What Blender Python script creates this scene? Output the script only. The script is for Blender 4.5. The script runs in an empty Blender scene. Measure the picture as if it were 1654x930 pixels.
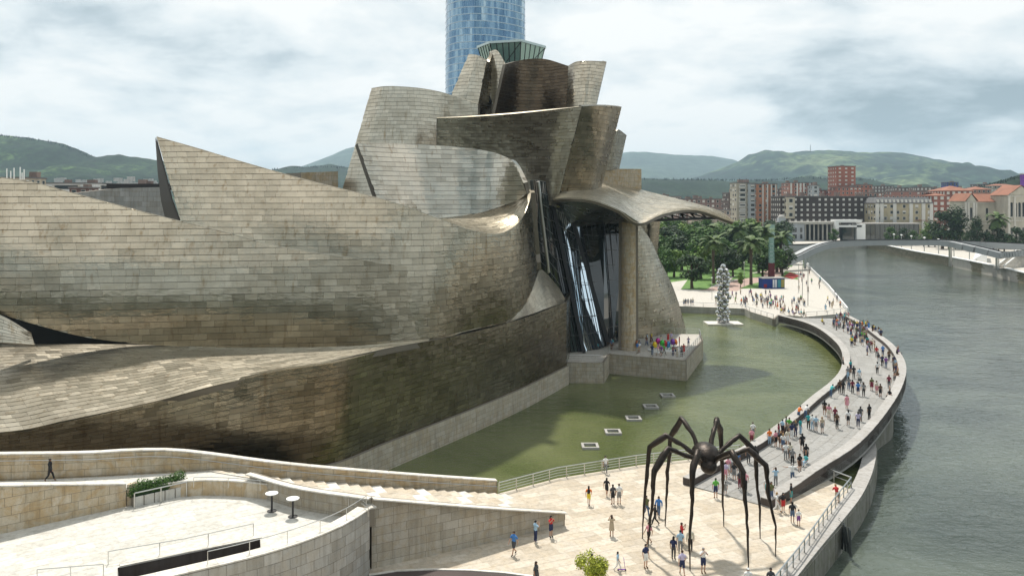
import bpy, bmesh, math, random
import numpy as np
from mathutils import Vector, Matrix, noise as mnoise
random.seed(7)
SC = bpy.context.scene
COL = SC.collection
# ---------------------------------------------------------------- camera
# surveyed from the photograph: the eye is 26 m above the plaza, level, looking along +Y
F, U0, VH, EYE = 1340.0, 827.0, 325.0, 26.0
cam_d = bpy.data.cameras.new("camera"); cam = bpy.data.objects.new("camera", cam_d); COL.objects.link(cam)
cam.location = (0, 0, EYE); cam.rotation_euler = (math.pi/2, 0, 0)
cam_d.sensor_width = 36; cam_d.lens = 36*F/1654
cam_d.shift_y = -(465-VH)/1654.0
cam_d.clip_start = 0.5; cam_d.clip_end = 40000
SC.camera = cam
def W(u, v, d):
    "point at distance d ahead that the survey sights at (u, v)"
    return Vector(((u-U0)/F*d, d, EYE-(v-VH)/F*d))
def G(u, v, z=0.0):
    d = F*(EYE-z)/(v-VH)
    return Vector(((u-U0)/F*d, d, z))
# ---------------------------------------------------------------- light
SUN_EL, SUN_AZ = math.radians(60), math.radians(-10)     # azimuth from +Y, minus = to the left
world = bpy.data.worlds.new("World"); SC.world = world; world.use_nodes = True
nt = world.node_tree; nt.nodes.clear(); N = nt.nodes; L = nt.links
out = N.new("ShaderNodeOutputWorld"); bg = N.new("ShaderNodeBackground"); bg.inputs[1].default_value = 0.088
sky = N.new("ShaderNodeTexSky"); sky.sky_type = 'NISHITA'; sky.sun_disc = False
sky.sun_elevation = SUN_EL; sky.sun_rotation = SUN_AZ; sky.altitude = 30; sky.dust_density = 1.5
tc = N.new("ShaderNodeTexCoord"); sep = N.new("ShaderNodeSeparateXYZ"); L.new(tc.outputs['Generated'], sep.inputs[0])
def wmath(op, a, b=None, clamp=False):
    m = N.new("ShaderNodeMath"); m.operation = op; m.use_clamp = clamp
    for i, x in enumerate((a, b)):
        if x is None: continue
        if isinstance(x, (int, float)): m.inputs[i].default_value = x
        else: L.new(x, m.inputs[i])
    return m.outputs[0]
den = wmath('ADD', wmath('MAXIMUM', sep.outputs[2], 0.0), 0.26)
cx = wmath('DIVIDE', sep.outputs[0], den); cy = wmath('DIVIDE', sep.outputs[1], den)
comb = N.new("ShaderNodeCombineXYZ"); L.new(cx, comb.inputs[0]); L.new(cy, comb.inputs[1]); comb.inputs[2].default_value = 3.3
def wnoise(scale, detail, rough, off, dist=0.0):
    mp = N.new("ShaderNodeMapping"); mp.inputs[1].default_value = off; L.new(comb.outputs[0], mp.inputs[0])
    n = N.new("ShaderNodeTexNoise"); n.inputs['Scale'].default_value = scale; n.inputs['Detail'].default_value = detail
    n.inputs['Roughness'].default_value = rough; n.inputs['Distortion'].default_value = dist
    L.new(mp.outputs[0], n.inputs['Vector']); return n.outputs[0]
def ramp(node_tree, x, stops):
    r = node_tree.nodes.new("ShaderNodeValToRGB"); el = r.color_ramp.elements
    while len(el) < len(stops): el.new(0.5)
    for e, (p, c) in zip(el, stops):
        e.position = p; e.color = (*c, 1) if len(c) == 3 else c
    node_tree.links.new(x, r.inputs[0]); return r.outputs[0]
n1 = wnoise(1.7, 11, 0.58, (4.1, 1.7, 0), 0.15); n2 = wnoise(0.75, 4, 0.5, (9.3, 5.2, 0))
n3 = wnoise(0.9, 6, 0.5, (1.3, 12.2, 0), .2)
shade = wmath('ADD', wmath('MULTIPLY', n1, 0.62), wmath('MULTIPLY', n2, 0.38))
cloudcol = ramp(nt, shade, [(0.38, (2.6, 3.3, 3.7)), (0.445, (4.4, 5.1, 5.5)), (0.495, (6.4, 6.9, 7.1)), (0.56, (8.0, 8.1, 8.0))])
cover = ramp(nt, n3, [(0.30, (0.25, .25, .25)), (0.40, (1, 1, 1))])
mix = N.new("ShaderNodeMix"); mix.data_type = 'RGBA'
L.new(cover, mix.inputs[0]); L.new(sky.outputs[0], mix.inputs[6]); L.new(cloudcol, mix.inputs[7])
L.new(mix.outputs[2], bg.inputs[0]); L.new(bg.outputs[0], out.inputs[0])
sun_d = bpy.data.lights.new("sun", 'SUN'); sun = bpy.data.objects.new("sun", sun_d); COL.objects.link(sun)
sun_d.energy = 3.3; sun_d.angle = math.radians(2.5); sun_d.color = (1.0, 0.95, 0.87)
sd = Vector((math.sin(SUN_AZ)*math.cos(SUN_EL), math.cos(SUN_AZ)*math.cos(SUN_EL), math.sin(SUN_EL)))
sun.rotation_euler = sd.to_track_quat('Z', 'Y').to_euler(); sun.location = (0, 0, 200)
vs = SC.view_settings; vs.view_transform = 'Standard'; vs.look = 'None'; vs.exposure = 0.56; vs.gamma = 1.0
SC.cycles.use_denoising = True
SC.cycles.max_bounces = 6; SC.cycles.diffuse_bounces = 2; SC.cycles.glossy_bounces = 3; SC.cycles.transmission_bounces = 4
SC.cycles.volume_bounces = 0; SC.cycles.caustics_reflective = False; SC.cycles.caustics_refractive = False
SC.cycles.sample_clamp_indirect = 4.0
# ---------------------------------------------------------------- materials
MATS = {}
def nmath(t, op, a, b=None, clamp=False):
    m = t.nodes.new("ShaderNodeMath"); m.operation = op; m.use_clamp = clamp
    for i, x in enumerate((a, b)):
        if x is None: continue
        if isinstance(x, (int, float)): m.inputs[i].default_value = x
        else: t.links.new(x, m.inputs[i])
    return m.outputs[0]
def newmat(name, color=(.5, .5, .5), rough=.6, metal=0.0, spec=.5):
    m = bpy.data.materials.new(name); m.use_nodes = True
    b = m.node_tree.nodes["Principled BSDF"]
    b.inputs['Base Color'].default_value = (*color, 1); b.inputs['Roughness'].default_value = rough
    b.inputs['Metallic'].default_value = metal; b.inputs['Specular IOR Level'].default_value = spec
    MATS[name] = m; return m, m.node_tree, b
def tnoise(t, scale, detail=4, rough=.5, stretch=(1, 1, 1), dist=0.0, rot=(0, 0, 0), coord=None):
    if coord is None:
        g = t.nodes.new("ShaderNodeNewGeometry"); coord = g.outputs['Position']
    mp = t.nodes.new("ShaderNodeMapping"); mp.inputs['Scale'].default_value = stretch; mp.inputs['Rotation'].default_value = rot
    t.links.new(coord, mp.inputs[0])
    n = t.nodes.new("ShaderNodeTexNoise"); n.inputs['Scale'].default_value = scale; n.inputs['Detail'].default_value = detail
    n.inputs['Roughness'].default_value = rough; n.inputs['Distortion'].default_value = dist
    t.links.new(mp.outputs[0], n.inputs['Vector']); return n.outputs[0]
def island(t):
    g = t.nodes.new("ShaderNodeNewGeometry"); o = t.nodes.new("ShaderNodeObjectInfo")
    s = nmath(t, 'ADD', g.outputs['Random Per Island'], o.outputs['Random'])
    return nmath(t, 'FRACT', s)
def mixc(t, fac, a, b, mode='MIX'):
    m = t.nodes.new("ShaderNodeMix"); m.data_type = 'RGBA'; m.blend_type = mode
    if isinstance(fac, (int, float)): m.inputs[0].default_value = fac
    else: t.links.new(fac, m.inputs[0])
    for i, x in ((6, a), (7, b)):
        if isinstance(x, tuple): m.inputs[i].default_value = (*x, 1)
        else: t.links.new(x, m.inputs[i])
    return m.outputs[2]
def bump(t, b, h, strength=.3, dist=.05):
    n = t.nodes.new("ShaderNodeBump"); n.inputs['Strength'].default_value = strength; n.inputs['Distance'].default_value = dist
    t.links.new(h, n.inputs['Height']); t.links.new(n.outputs[0], b.inputs['Normal'])

def titanium(name, lo, hi, rlo=.28, rhi=.42, bs=.13):
    m, t, b = newmat(name, hi, .35, .85 if "pale" in name else 1.0)
    r = island(t)
    c = ramp(t, r, [(0.0, lo), (0.45, tuple((a+b_)/2 for a, b_ in zip(lo, hi))), (1.0, hi)])
    streak = tnoise(t, 1.0, 6, .65, (1.8, 1.8, .16))
    sf = ramp(t, streak, [(.30, (.70, .62, .52)), (.44, (1, 1, 1)), (.72, (1.04, 1.03, 1.0))])
    c = mixc(t, 1.0, c, sf, 'MULTIPLY')
    big = tnoise(t, .16, 4, .6, (1, 1, 2.2), .5)
    bf = ramp(t, big, [(.36, (.84, .83, .80)), (.5, (.97, .97, .96)), (.64, (1.06, 1.06, 1.05))])
    c = mixc(t, 1.0, c, bf, 'MULTIPLY')
    t.links.new(c, b.inputs['Base Color'])
    rr = ramp(t, nmath(t, 'FRACT', nmath(t, 'MULTIPLY', r, 7.31)), [(0, (rlo,)*3), (1, (rhi,)*3)])
    t.links.new(rr, b.inputs['Roughness'])
    h1 = tnoise(t, 1.3, 3, .5, (1, 1, 2.2), .6); h2 = tnoise(t, 6.0, 2, .5, (1, 1, 1.4))
    hh = nmath(t, 'ADD', h1, nmath(t, 'MULTIPLY', h2, .12))
    bump(t, b, hh, bs, .25)
    return m
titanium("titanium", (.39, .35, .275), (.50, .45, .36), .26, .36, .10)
titanium("titanium_lit_pale", (.54, .485, .39), (.66, .60, .49), .28, .40, .10)  # paler copy of the titanium, brightness of lit faces put into its colour
titanium("titanium_half_shaded", (.25, .22, .165), (.33, .295, .225), .24, .34, .10)  # half-dark copy, the lower wall's shade put into its colour
titanium("titanium_shaded", (.19, .168, .125), (.26, .23, .175), .24, .34, .10)  # darker copy, shade of flanks and undersides put into its colour
titanium("titanium_deep_shade", (.07, .052, .035), (.11, .083, .055), .30, .38, .10)  # near-black copy, shade of the upper hollow put into its colour
titanium("titanium_shiny", (.42, .385, .32), (.56, .52, .44), .11, .18, .08)
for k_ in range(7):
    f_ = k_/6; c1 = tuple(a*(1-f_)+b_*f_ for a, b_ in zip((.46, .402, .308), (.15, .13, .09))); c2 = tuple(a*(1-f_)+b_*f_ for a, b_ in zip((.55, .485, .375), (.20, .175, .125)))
    titanium("titanium_shade_step_%d" % k_, c1, c2, .19, .30, .13)  # light to dark steps that paint shade and dark reflections into the plates
newmat("titanium_seam", (.17, .15, .12), .5, .8)
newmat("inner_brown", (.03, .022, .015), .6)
newmat("inner_dark", (.02, .02, .02), .8)

def stone(name, lo, hi, warm, warmth=.5, rough=.75):
    m, t, b = newmat(name, hi, rough, 0, .3)
    r = island(t)
    c = ramp(t, r, [(0, lo), (1, hi)])
    n = tnoise(t, .9, 5, .6, (1, 1, 1), 1.2)
    f = nmath(t, 'MULTIPLY', ramp(t, n, [(.42, (0, 0, 0)), (.62, (1, 1, 1))]), warmth)
    c = mixc(t, f, c, warm)
    n2 = tnoise(t, 9, 4, .6); c = mixc(t, .35, c, ramp(t, n2, [(.3, (.75,)*3), (.7, (1.15,)*3)]), 'MULTIPLY')
    s = tnoise(t, 1.2, 5, .6, (2.0, 2.0, .2)); c = mixc(t, .5, c, ramp(t, s, [(.33, (.6, .57, .52)), (.55, (1, 1, 1))]), 'MULTIPLY')
    t.links.new(c, b.inputs['Base Color']); bump(t, b, n2, .25, .02); return m
stone("limestone", (.40, .36, .29), (.52, .475, .40), (.44, .34, .21), .45)
stone("limestone_gold", (.50, .42, .30), (.60, .52, .40), (.48, .33, .16), .7)
stone("limestone_grey", (.36, .35, .32), (.50, .485, .45), (.42, .35, .25), .3)
stone("plaza_stone", (.43, .37, .29), (.60, .545, .46), (.56, .46, .33), .45)
stone("terrace_stone", (.50, .485, .44), (.61, .595, .55), (.66, .62, .53), .25)
stone("cap_stone", (.62, .59, .53), (.72, .69, .64), (.6, .55, .45), .2)
stone("far_paving", (.50, .47, .42), (.58, .55, .50), (.5, .46, .38), .3)
stone("granite_deck", (.27, .265, .25), (.33, .325, .31), (.29, .27, .24), .3)
stone("granite_coping", (.36, .345, .325), (.42, .405, .385), (.36, .33, .29), .3)
stone("dark_granite", (.075, .06, .055), (.11, .095, .085), (.09, .07, .055), .4)
stone("river_concrete", (.22, .21, .185), (.30, .29, .26), (.15, .15, .10), .6)
stone("quay_stone", (.20, .175, .12), (.32, .28, .20), (.12, .12, .06), .6)
newmat("joint", (.22, .19, .15), .9)
newmat("joint_pale", (.38, .34, .28), .9)
newmat("steel", (.55, .55, .53), .3, 1.0)
newmat("steel_dark", (.03, .03, .032), .5, .3)
newmat("steel_grey", (.16, .16, .155), .5, .5)
newmat("white_paint", (.78, .78, .76), .5)
newmat("mirror_steel", (.55, .55, .54), .05, 1.0)
newmat("bin", (.05, .06, .06), .6)
def glassm(name, col, rough=.04, metal=.0, spec=1.0):
    m, t, b = newmat(name, col, rough, metal, spec); n = tnoise(t, .5, 2); bump(t, b, n, .04, .1); return m
glassm("curtain_glass", (.02, .028, .028), .03, 0, 1.0)
glassm("mirror_glass", (.66, .78, .86), .04, .95)
glassm("pale_glass", (.55, .66, .64), .2, .1)
glassm("green_glass", (.22, .36, .32), .1, .35)
glassm("dark_window", (.025, .03, .035), .1)
m, t, b = newmat("tower_glass", (.2, .3, .4), .12, .75)
g = t.nodes.new("ShaderNodeNewGeometry"); r = nmath(t, 'ADD', nmath(t, 'MULTIPLY', g.outputs['Random Per Island'], .16), nmath(t, 'MULTIPLY', tnoise(t, .16, 4, .6, (1.6, 1.6, .18)), .85))
c = ramp(t, r, [(.32, (.07, .15, .27)), (.46, (.13, .25, .38)), (.56, (.24, .38, .50)), (.70, (.45, .58, .65))]); t.links.new(c, b.inputs['Base Color'])  # upright streaks paint cloud reflections into the glass colour
newmat("tower_band", (.42, .52, .60), .4, .3)
m, t, b = newmat("bronze", (.055, .042, .034), .42, .75)
n = tnoise(t, 3, 5, .6); c = ramp(t, n, [(.3, (.02, .016, .014)), (.7, (.055, .043, .034))]); t.links.new(c, b.inputs['Base Color'])
bump(t, b, tnoise(t, 5, 4, .6), .6, .06)
def water(name, col, rough, sc, st, deep=None):
    m, t, b = newmat(name, col, rough, 0, .5); b.inputs['IOR'].default_value = 1.33
    if deep:
        n = tnoise(t, .05, 4, .55, dist=.6); t.links.new(ramp(t, n, [(.38, deep), (.62, col)]), b.inputs['Base Color'])
    a = tnoise(t, sc, 3, .55, (1, 1.6, 1), .4); bb = tnoise(t, sc*.22, 2, .5, (1, 1.4, 1), .3)
    bump(t, b, nmath(t, 'ADD', nmath(t, 'MULTIPLY', a, .5), bb), st, .25)
    return m
water("pool_water", (.14, .155, .065), .05, 2.6, .55, (.07, .088, .026))
water("river_water", (.085, .102, .080), .07, 1.1, .75, (.038, .05, .04))
def foliage(name, lo, mid, hi):
    m, t, b = newmat(name, mid, .65, 0, .25)
    c = ramp(t, island(t), [(0, lo), (.55, mid), (1, hi)]); t.links.new(c, b.inputs['Base Color']); return m
foliage("leaf_dark", (.012, .028, .010), (.022, .048, .016), (.045, .085, .025))
foliage("leaf_green", (.03, .07, .016), (.055, .12, .022), (.10, .18, .035))
foliage("leaf_bright", (.06, .12, .018), (.11, .20, .03), (.19, .28, .05))
foliage("leaf_yellow", (.16, .20, .02), (.32, .36, .04), (.50, .52, .07))
foliage("palm_leaf", (.035, .065, .018), (.07, .12, .03), (.13, .18, .05))
newmat("bark", (.09, .065, .045), .9)
m, t, b = newmat("lawn", (.09, .19, .03), .9)
t.links.new(ramp(t, tnoise(t, .8, 5, .6), [(.3, (.05, .12, .02)), (.7, (.13, .25, .04))]), b.inputs['Base Color'])
m, t, b = newmat("brick_paving", (.40, .27, .22), .85)
t.links.new(ramp(t, tnoise(t, 1.5, 5, .6), [(.3, (.32, .21, .17)), (.7, (.45, .32, .27))]), b.inputs['Base Color'])
m, t, b = newmat("town_ground", (.16, .17, .13), .9)
t.links.new(ramp(t, tnoise(t, .03, 6, .6), [(.35, (.07, .10, .05)), (.6, (.20, .19, .16))]), b.inputs['Base Color'])
def hillmat(name, stops, scale=.004):
    m, t, b = newmat(name, stops[0][1], .95, 0, .1)
    n = tnoise(t, scale, 7, .6, (1, 1, 2.5), .4); n2 = tnoise(t, scale*14, 5, .65)
    c = ramp(t, nmath(t, 'ADD', nmath(t, 'MULTIPLY', n, .75), nmath(t, 'MULTIPLY', n2, .25)), stops)
    c = mixc(t, .8, c, ramp(t, n2, [(.36, (.3,)*3), (.62, (1.5,)*3)]), 'MULTIPLY'); t.links.new(c, b.inputs['Base Color'])
hillmat("hill_wood", [(.44, (.010, .022, .010)), (.55, (.018, .038, .015)), (.60, (.06, .10, .03)), (.68, (.08, .12, .04))])
hillmat("hill_dark", [(.44, (.009, .02, .010)), (.62, (.02, .04, .018)), (.72, (.05, .08, .028))], .008)
hillmat("mountain", [(.40, (.008, .018, .014)), (.50, (.016, .036, .024)), (.55, (.07, .10, .045)), (.66, (.16, .19, .09))], .0016)
hillmat("far_mountain", [(.4, (.03, .05, .04)), (.7, (.06, .09, .06))], .001)
# cloth, skin and hair take each object's own colour
for nm, ro in (("cloth", .85), ("skin", .55), ("hair", .7)):
    m, t, b = newmat(nm, (.5,)*3, ro); o = t.nodes.new("ShaderNodeObjectInfo"); t.links.new(o.outputs['Color'], b.inputs['Base Color'])
def plain(name, col, rough=.8):
    if name not in MATS:
        m, t, b = newmat(name, col, rough, 0, .3)
        n = tnoise(t, .25, 5, .6, (1, 1, .5)); 
        c = mixc(t, 1.0, col, ramp(t, n, [(.3, (.75,)*3), (.7, (1.18,)*3)]), 'MULTIPLY'); t.links.new(c, b.inputs['Base Color'])
    return name
# ---------------------------------------------------------------- object helpers
def mesh_obj(name, verts, faces, mat=None, parent=None, smooth=False):
    me = bpy.data.meshes.new(name); me.from_pydata([tuple(v) for v in verts], [], faces)
    if smooth: me.polygons.foreach_set('use_smooth', [True]*len(me.polygons))
    me.update()
    if mat: me.materials.append(MATS[mat])
    o = bpy.data.objects.new(name, me); COL.objects.link(o)
    if parent is not None: o.parent = parent
    return o
def tag(o, label=None, cat=None, group=None, kind=None):
    if label: o['label'] = label
    if cat: o['category'] = cat
    if group: o['group'] = group
    if kind: o['kind'] = kind
    return o
def empty(name, loc=(0, 0, 0)):
    o = bpy.data.objects.new(name, None); o.location = loc; COL.objects.link(o); return o
class MB:
    def __init__(s): s.v = []; s.f = []
    def add(s, vs_, fs):
        n = len(s.v); s.v += [Vector(p) for p in vs_]; s.f += [tuple(i+n for i in f) for f in fs]
    def box(s, c, sx, sy, sz, rz=0.0):
        c = Vector(c); ca, sa = math.cos(rz), math.sin(rz); P = []
        for z in (0, 1):
            for x, y in ((-.5, -.5), (.5, -.5), (.5, .5), (-.5, .5)):
                X, Y = x*sx, y*sy; P.append((c.x+X*ca-Y*sa, c.y+X*sa+Y*ca, c.z+z*sz))
        s.add(P, [(3, 2, 1, 0), (4, 5, 6, 7), (0, 1, 5, 4), (1, 2, 6, 5), (2, 3, 7, 6), (3, 0, 4, 7)])
    def bar(s, a, b, w, h=None):
        a, b = Vector(a), Vector(b); h = h or w; d = (b-a)
        if d.length < 1e-6: return
        d.normalize(); up = Vector((0, 0, 1)) if abs(d.z) < .95 else Vector((1, 0, 0))
        r = d.cross(up).normalized(); q = r.cross(d).normalized()
        P = [p+r*x*w/2+q*y*h/2 for p in (a, b) for x, y in ((-1, -1), (1, -1), (1, 1), (-1, 1))]
        s.add(P, [(3, 2, 1, 0), (4, 5, 6, 7), (0, 1, 5, 4), (1, 2, 6, 5), (2, 3, 7, 6), (3, 0, 4, 7)])
    def tube(s, pts, rad, n=8, cap=True):
        pts = [Vector(p) for p in pts]; base = len(s.v); prev = None
        for i, p in enumerate(pts):
            d = (pts[min(i+1, len(pts)-1)]-pts[max(i-1, 0)]).normalized()
            if prev is None:
                up = Vector((0, 0, 1)) if abs(d.z) < .9 else Vector((1, 0, 0)); r = d.cross(up).normalized()
            else: r = (prev-d*prev.dot(d)).normalized()
            prev = r; q = d.cross(r)
            R = rad[i] if isinstance(rad, (list, tuple)) else rad
            for k in range(n):
                a = 2*math.pi*k/n; s.v.append(p+(r*math.cos(a)+q*math.sin(a))*R)
        for i in range(len(pts)-1):
            for k in range(n):
                a = base+i*n+k; b_ = base+i*n+(k+1) % n; s.f.append((a, b_, b_+n, a+n))
        if cap: s.f.append(tuple(base+k for k in range(n))[::-1]); s.f.append(tuple(base+(len(pts)-1)*n+k for k in range(n)))
    def ball(s, c, r, seg=10, ring=6, sc=(1, 1, 1)):
        c = Vector(c); P = [c+Vector((0, 0, -r*sc[2]))]; Fc = []
        for i in range(1, ring):
            th = math.pi*i/ring-math.pi/2
            for k in range(seg):
                a = 2*math.pi*k/seg; P.append(c+Vector((r*math.cos(th)*math.cos(a)*sc[0], r*math.cos(th)*math.sin(a)*sc[1], r*math.sin(th)*sc[2])))
        P.append(c+Vector((0, 0, r*sc[2])))
        for k in range(seg):
            Fc.append((0, 1+(k+1) % seg, 1+k)); e = 1+(ring-2)*seg; Fc.append((len(P)-1, e+k, e+(k+1) % seg))
        for i in range(ring-2):
            for k in range(seg):
                a = 1+i*seg+k; b_ = 1+i*seg+(k+1) % seg; Fc.append((a, b_, b_+seg, a+seg))
        s.add(P, Fc)
    def build(s, name, mat, parent=None, smooth=False): return mesh_obj(name, s.v, s.f, mat, parent, smooth)
from mathutils.geometry import delaunay_2d_cdt
def inpoly(x, y, PP):
    c = False; n = len(PP)
    for i in range(n):
        x1, y1 = PP[i][:2]; x2, y2 = PP[(i+1) % n][:2]
        if (y1 > y) != (y2 > y) and x < (x2-x1)*(y-y1)/(y2-y1)+x1: c = not c
    return c
def prism(name, poly, z0, z1, mat, parent=None):
    "solid with the given plan; z1 may be one number or a height for each corner"
    n = len(poly); zt = list(z1) if isinstance(z1, (list, tuple)) else [z1]*n; poly = [tuple(p)[:2] for p in poly]
    A = sum(poly[i][0]*poly[(i+1) % n][1]-poly[(i+1) % n][0]*poly[i][1] for i in range(n))
    if A < 0: poly = poly[::-1]; zt = zt[::-1]
    vo, _, fo, ov_, *_r = delaunay_2d_cdt([Vector(p) for p in poly], [(i, (i+1) % n) for i in range(n)], [], 0, 1e-6)
    tri = []
    for f in fo:
        c = sum((vo[i] for i in f), Vector((0, 0)))/len(f)
        if inpoly(c.x, c.y, poly):
            g_ = [ov_[i][0] if ov_[i] else 0 for i in f]; (p, q, r) = [poly[i] for i in g_[:3]]
            if (q[0]-p[0])*(r[1]-p[1])-(q[1]-p[1])*(r[0]-p[0]) < 0: g_ = g_[::-1]
            tri.append(g_)
    V = [(p[0], p[1], z) for p, z in zip(poly, zt)]+[(p[0], p[1], z0) for p in poly]
    Fc = [tuple(t_) for t_ in tri]+[tuple(i+n for i in t_[::-1]) for t_ in tri]+[(i+n, (i+1) % n+n, (i+1) % n, i) for i in range(n)]
    return mesh_obj(name, V, Fc, mat, parent)
def catmull(P, n):
    "n points at equal steps of arc length along a smooth curve through the rows of P; returns param positions too"
    P = np.asarray(P, float); m = len(P)
    if m == 2: t = np.linspace(0, 1, max(n, 25))[:, None]; return P[0]*(1-t)+P[1]*t
    E = np.vstack([2*P[0]-P[1], P, 2*P[-1]-P[-2]]); out_ = []
    K = 24
    for i in range(m-1):
        p0, p1, p2, p3 = E[i], E[i+1], E[i+2], E[i+3]
        for k in range(K):
            t = k/K; out_.append(.5*((2*p1)+(-p0+p2)*t+(2*p0-5*p1+4*p2-p3)*t*t+(-p0+3*p1-3*p2+p3)*t**3))
    out_.append(P[-1]); Q = np.array(out_); return Q
REG = {}     # thing -> list of cladding pieces
def cladding(parent, thing, cols, row_h, tile_w, piece, mat, back, thick=.5, bulge=None, mode='z', gap=.024, tilt=.012,
             dent=.008, face=None, grid=(3, 2), smooth=True, lip=.022, back_name='wall', sharp=False, seed=1, mat2=None, painted_shade=None, rim=(0, 1)):
    """A ruled, curved wall between a bottom line and a top line (cols = [(top, bottom), ...]) carried by a backing
    sheet and clad in separate plates, laid in level courses (mode z) or in courses that follow the wall (mode t)."""
    rnd = random.Random(seed)
    C = np.array([[*c[0], *c[1], (bulge[i] if bulge else 0)] for i, c in enumerate(cols)], float)
    if sharp:
        Q = []
        for i in range(len(C)-1):
            for k in range(24): Q.append(C[i]+(C[i+1]-C[i])*k/24)
        Q.append(C[-1]); Q = np.array(Q)
    else: Q = catmull(C, 0)
    mid = (Q[:, 0:3]+Q[:, 3:6])/2
    s = np.concatenate([[0], np.cumsum(np.linalg.norm(np.diff(mid, axis=0), axis=1))]); S = s[-1]
    def ev(ss):
        i = min(max(np.searchsorted(s, ss)-1, 0), len(s)-2); a = (ss-s[i])/max(s[i+1]-s[i], 1e-9); a = min(max(a, 0), 1)
        return Q[i]*(1-a)+Q[i+1]*a
    cam_p = np.array([0, 0, EYE]) if face is None else np.array(face, float)
    def pt(ss, t):
        q = ev(ss); p = q[3:6]*(1-t)+q[0:3]*t
        if q[6]:
            h = np.array([cam_p[0]-p[0], cam_p[1]-p[1], 0.]); h /= np.linalg.norm(h)+1e-9
            p = p+h*q[6]*4*t*(1-t)
        return p
    def nrm(ss, t):
        e = .15; a = pt(min(ss+e, S), t)-pt(max(ss-e, 0), t); b_ = pt(ss, min(t+.03, 1))-pt(ss, max(t-.03, 0))
        n_ = np.cross(a, b_); l = np.linalg.norm(n_)
        if l < 1e-9: n_ = cam_p-pt(ss, t); l = np.linalg.norm(n_)
        n_ = n_/l
        return n_ if np.dot(n_, cam_p-pt(ss, t)) > 0 else -n_
    # backing
    ns = max(6, int(S/.7)); ntv = 10; V = []; Fc = []; sb = .05 if lip > 0 else .012
    for j in range(ns+1):
        for k in range(ntv+1):
            ss = S*j/ns; V.append(pt(ss, k/ntv)-nrm(ss, min(max(k/ntv, .02), .98))*sb)
    nb = len(V)
    for j in range(ns+1):
        for k in range(ntv+1): V.append(V[j*(ntv+1)+k]-nrm(S*j/ns, min(max(k/ntv, .02), .98))*thick)
    w = ntv+1
    for j in range(ns):
        for k in range(ntv):
            a = j*w+k; Fc.append((a, a+w, a+w+1, a+1)); Fc.append((nb+a, nb+a+1, nb+a+w+1, nb+a+w))
    for j in range(ns):
        for k in (0, ntv): a = j*w+k; Fc.append((a, a+w, nb+a+w, nb+a))
    for k in range(ntv):
        for j in (0, ns): a = j*w+k; Fc.append((a, a+1, nb+a+1, nb+a))
    bo = mesh_obj(back_name, V, Fc, back, parent, False)
    if lip > 0 and rim:
        RV = []; RF = []
        for j in range(ns*2+1):
            ss = S*(rim[0]+(rim[1]-rim[0])*j/(ns*2)); n_ = nrm(ss, .98); e_ = pt(ss, 1.0); up_ = e_-pt(ss, .97); up_ = up_/(np.linalg.norm(up_)+1e-9)
            RV += [e_+n_*.05-up_*.05, e_+n_*.05+up_*.02, e_-n_*(thick+.04)+up_*.02, e_-n_*(thick+.04)-up_*.05]
        for j in range(ns*2):
            for k in range(3): a = j*4+k; RF.append((a, a+1, a+5, a+4))
        mesh_obj("edge_strip", RV, RF, mat, bo, False)
    # plates
    own = thing if thing is not None else bo
    zs_lo = Q[:, 5].min(); zs_hi = Q[:, 2].max(); Lt = np.linalg.norm(Q[:, 0:3]-Q[:, 3:6], axis=1).max()
    nrow = int(math.ceil((zs_hi-zs_lo)/row_h)) if mode == 'z' else max(1, int(round(Lt/row_h)))
    rg = gap*(.9 if lip > 0 else .5); cg = .28 if lip > 0 else .5; gx, gy = grid; lst = REG.setdefault(own.name, []);
    for r_ in range(nrow):
        off = (r_ % 2)*.5*tile_w+rnd.uniform(-.12, .12)*tile_w; x0 = -off
        while x0 < S:
            x1 = x0+tile_w*rnd.uniform(.88, 1.12); a, b_ = max(x0, 0)+gap*cg, min(x1, S)-gap*cg; x0 = x1
            if b_-a < .12: continue
            T = []; ok = False
            for i in range(gx+1):
                ss = a+(b_-a)*i/gx; q = ev(ss); zb, zt = q[5], q[2]
                if mode == 'z':
                    if abs(zt-zb) < 1e-4: t0 = t1 = 0
                    else:
                        t0 = (zs_lo+r_*row_h+rg-zb)/(zt-zb); t1 = (zs_lo+(r_+1)*row_h-rg-zb)/(zt-zb)
                        if t0 > t1: t0, t1 = t1, t0
                else: g_ = rg/max(Lt, .1); t0 = r_/nrow+g_; t1 = (r_+1)/nrow-g_
                t0c, t1c = min(max(t0, 0), 1), min(max(t1, 0), 1); 
                if (t1c-t0c)*np.linalg.norm(q[0:3]-q[3:6]) > .06: ok = True
                T.append((ss, t0c, t1c))
            if not ok: continue
            nv = nrm((a+b_)/2, min(max(sum(x[1]+x[2] for x in T)/(2*len(T)), .03), .97))
            tx, ty = rnd.uniform(-tilt, tilt), rnd.uniform(-tilt, tilt); P = []
            for i, (ss, t0, t1) in enumerate(T):
                for j in range(gy+1):
                    fx, fy = i/gx-.5, j/gy-.5
                    o_ = .02+lip*(.5-fy)+tx*fx*2*.5+ty*fy*.5
                    if 0 < i < gx: o_ += dent*.6
                    o_ += rnd.uniform(-dent, dent)
                    P.append(pt(ss, t0+(t1-t0)*j/gy)+nv*max(o_, .006))
            h = gy+1; Fs = []
            for i in range(gx):
                for j in range(gy): q_ = i*h+j; Fs.append((q_, q_+h, q_+h+1, q_+1))
            n0 = len(P)
            if lip > 0:
                for i, (ss, t0, t1) in enumerate(T): P.append(pt(ss, t0))
                for i in range(gx+1): P.append(P[i*h])
                for i in range(gx): Fs.append((n0+i, n0+i+1, n0+gx+2+i, n0+gx+1+i))
            c4 = [P[0], P[gy], P[gx*h+gy], P[gx*h]]
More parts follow.
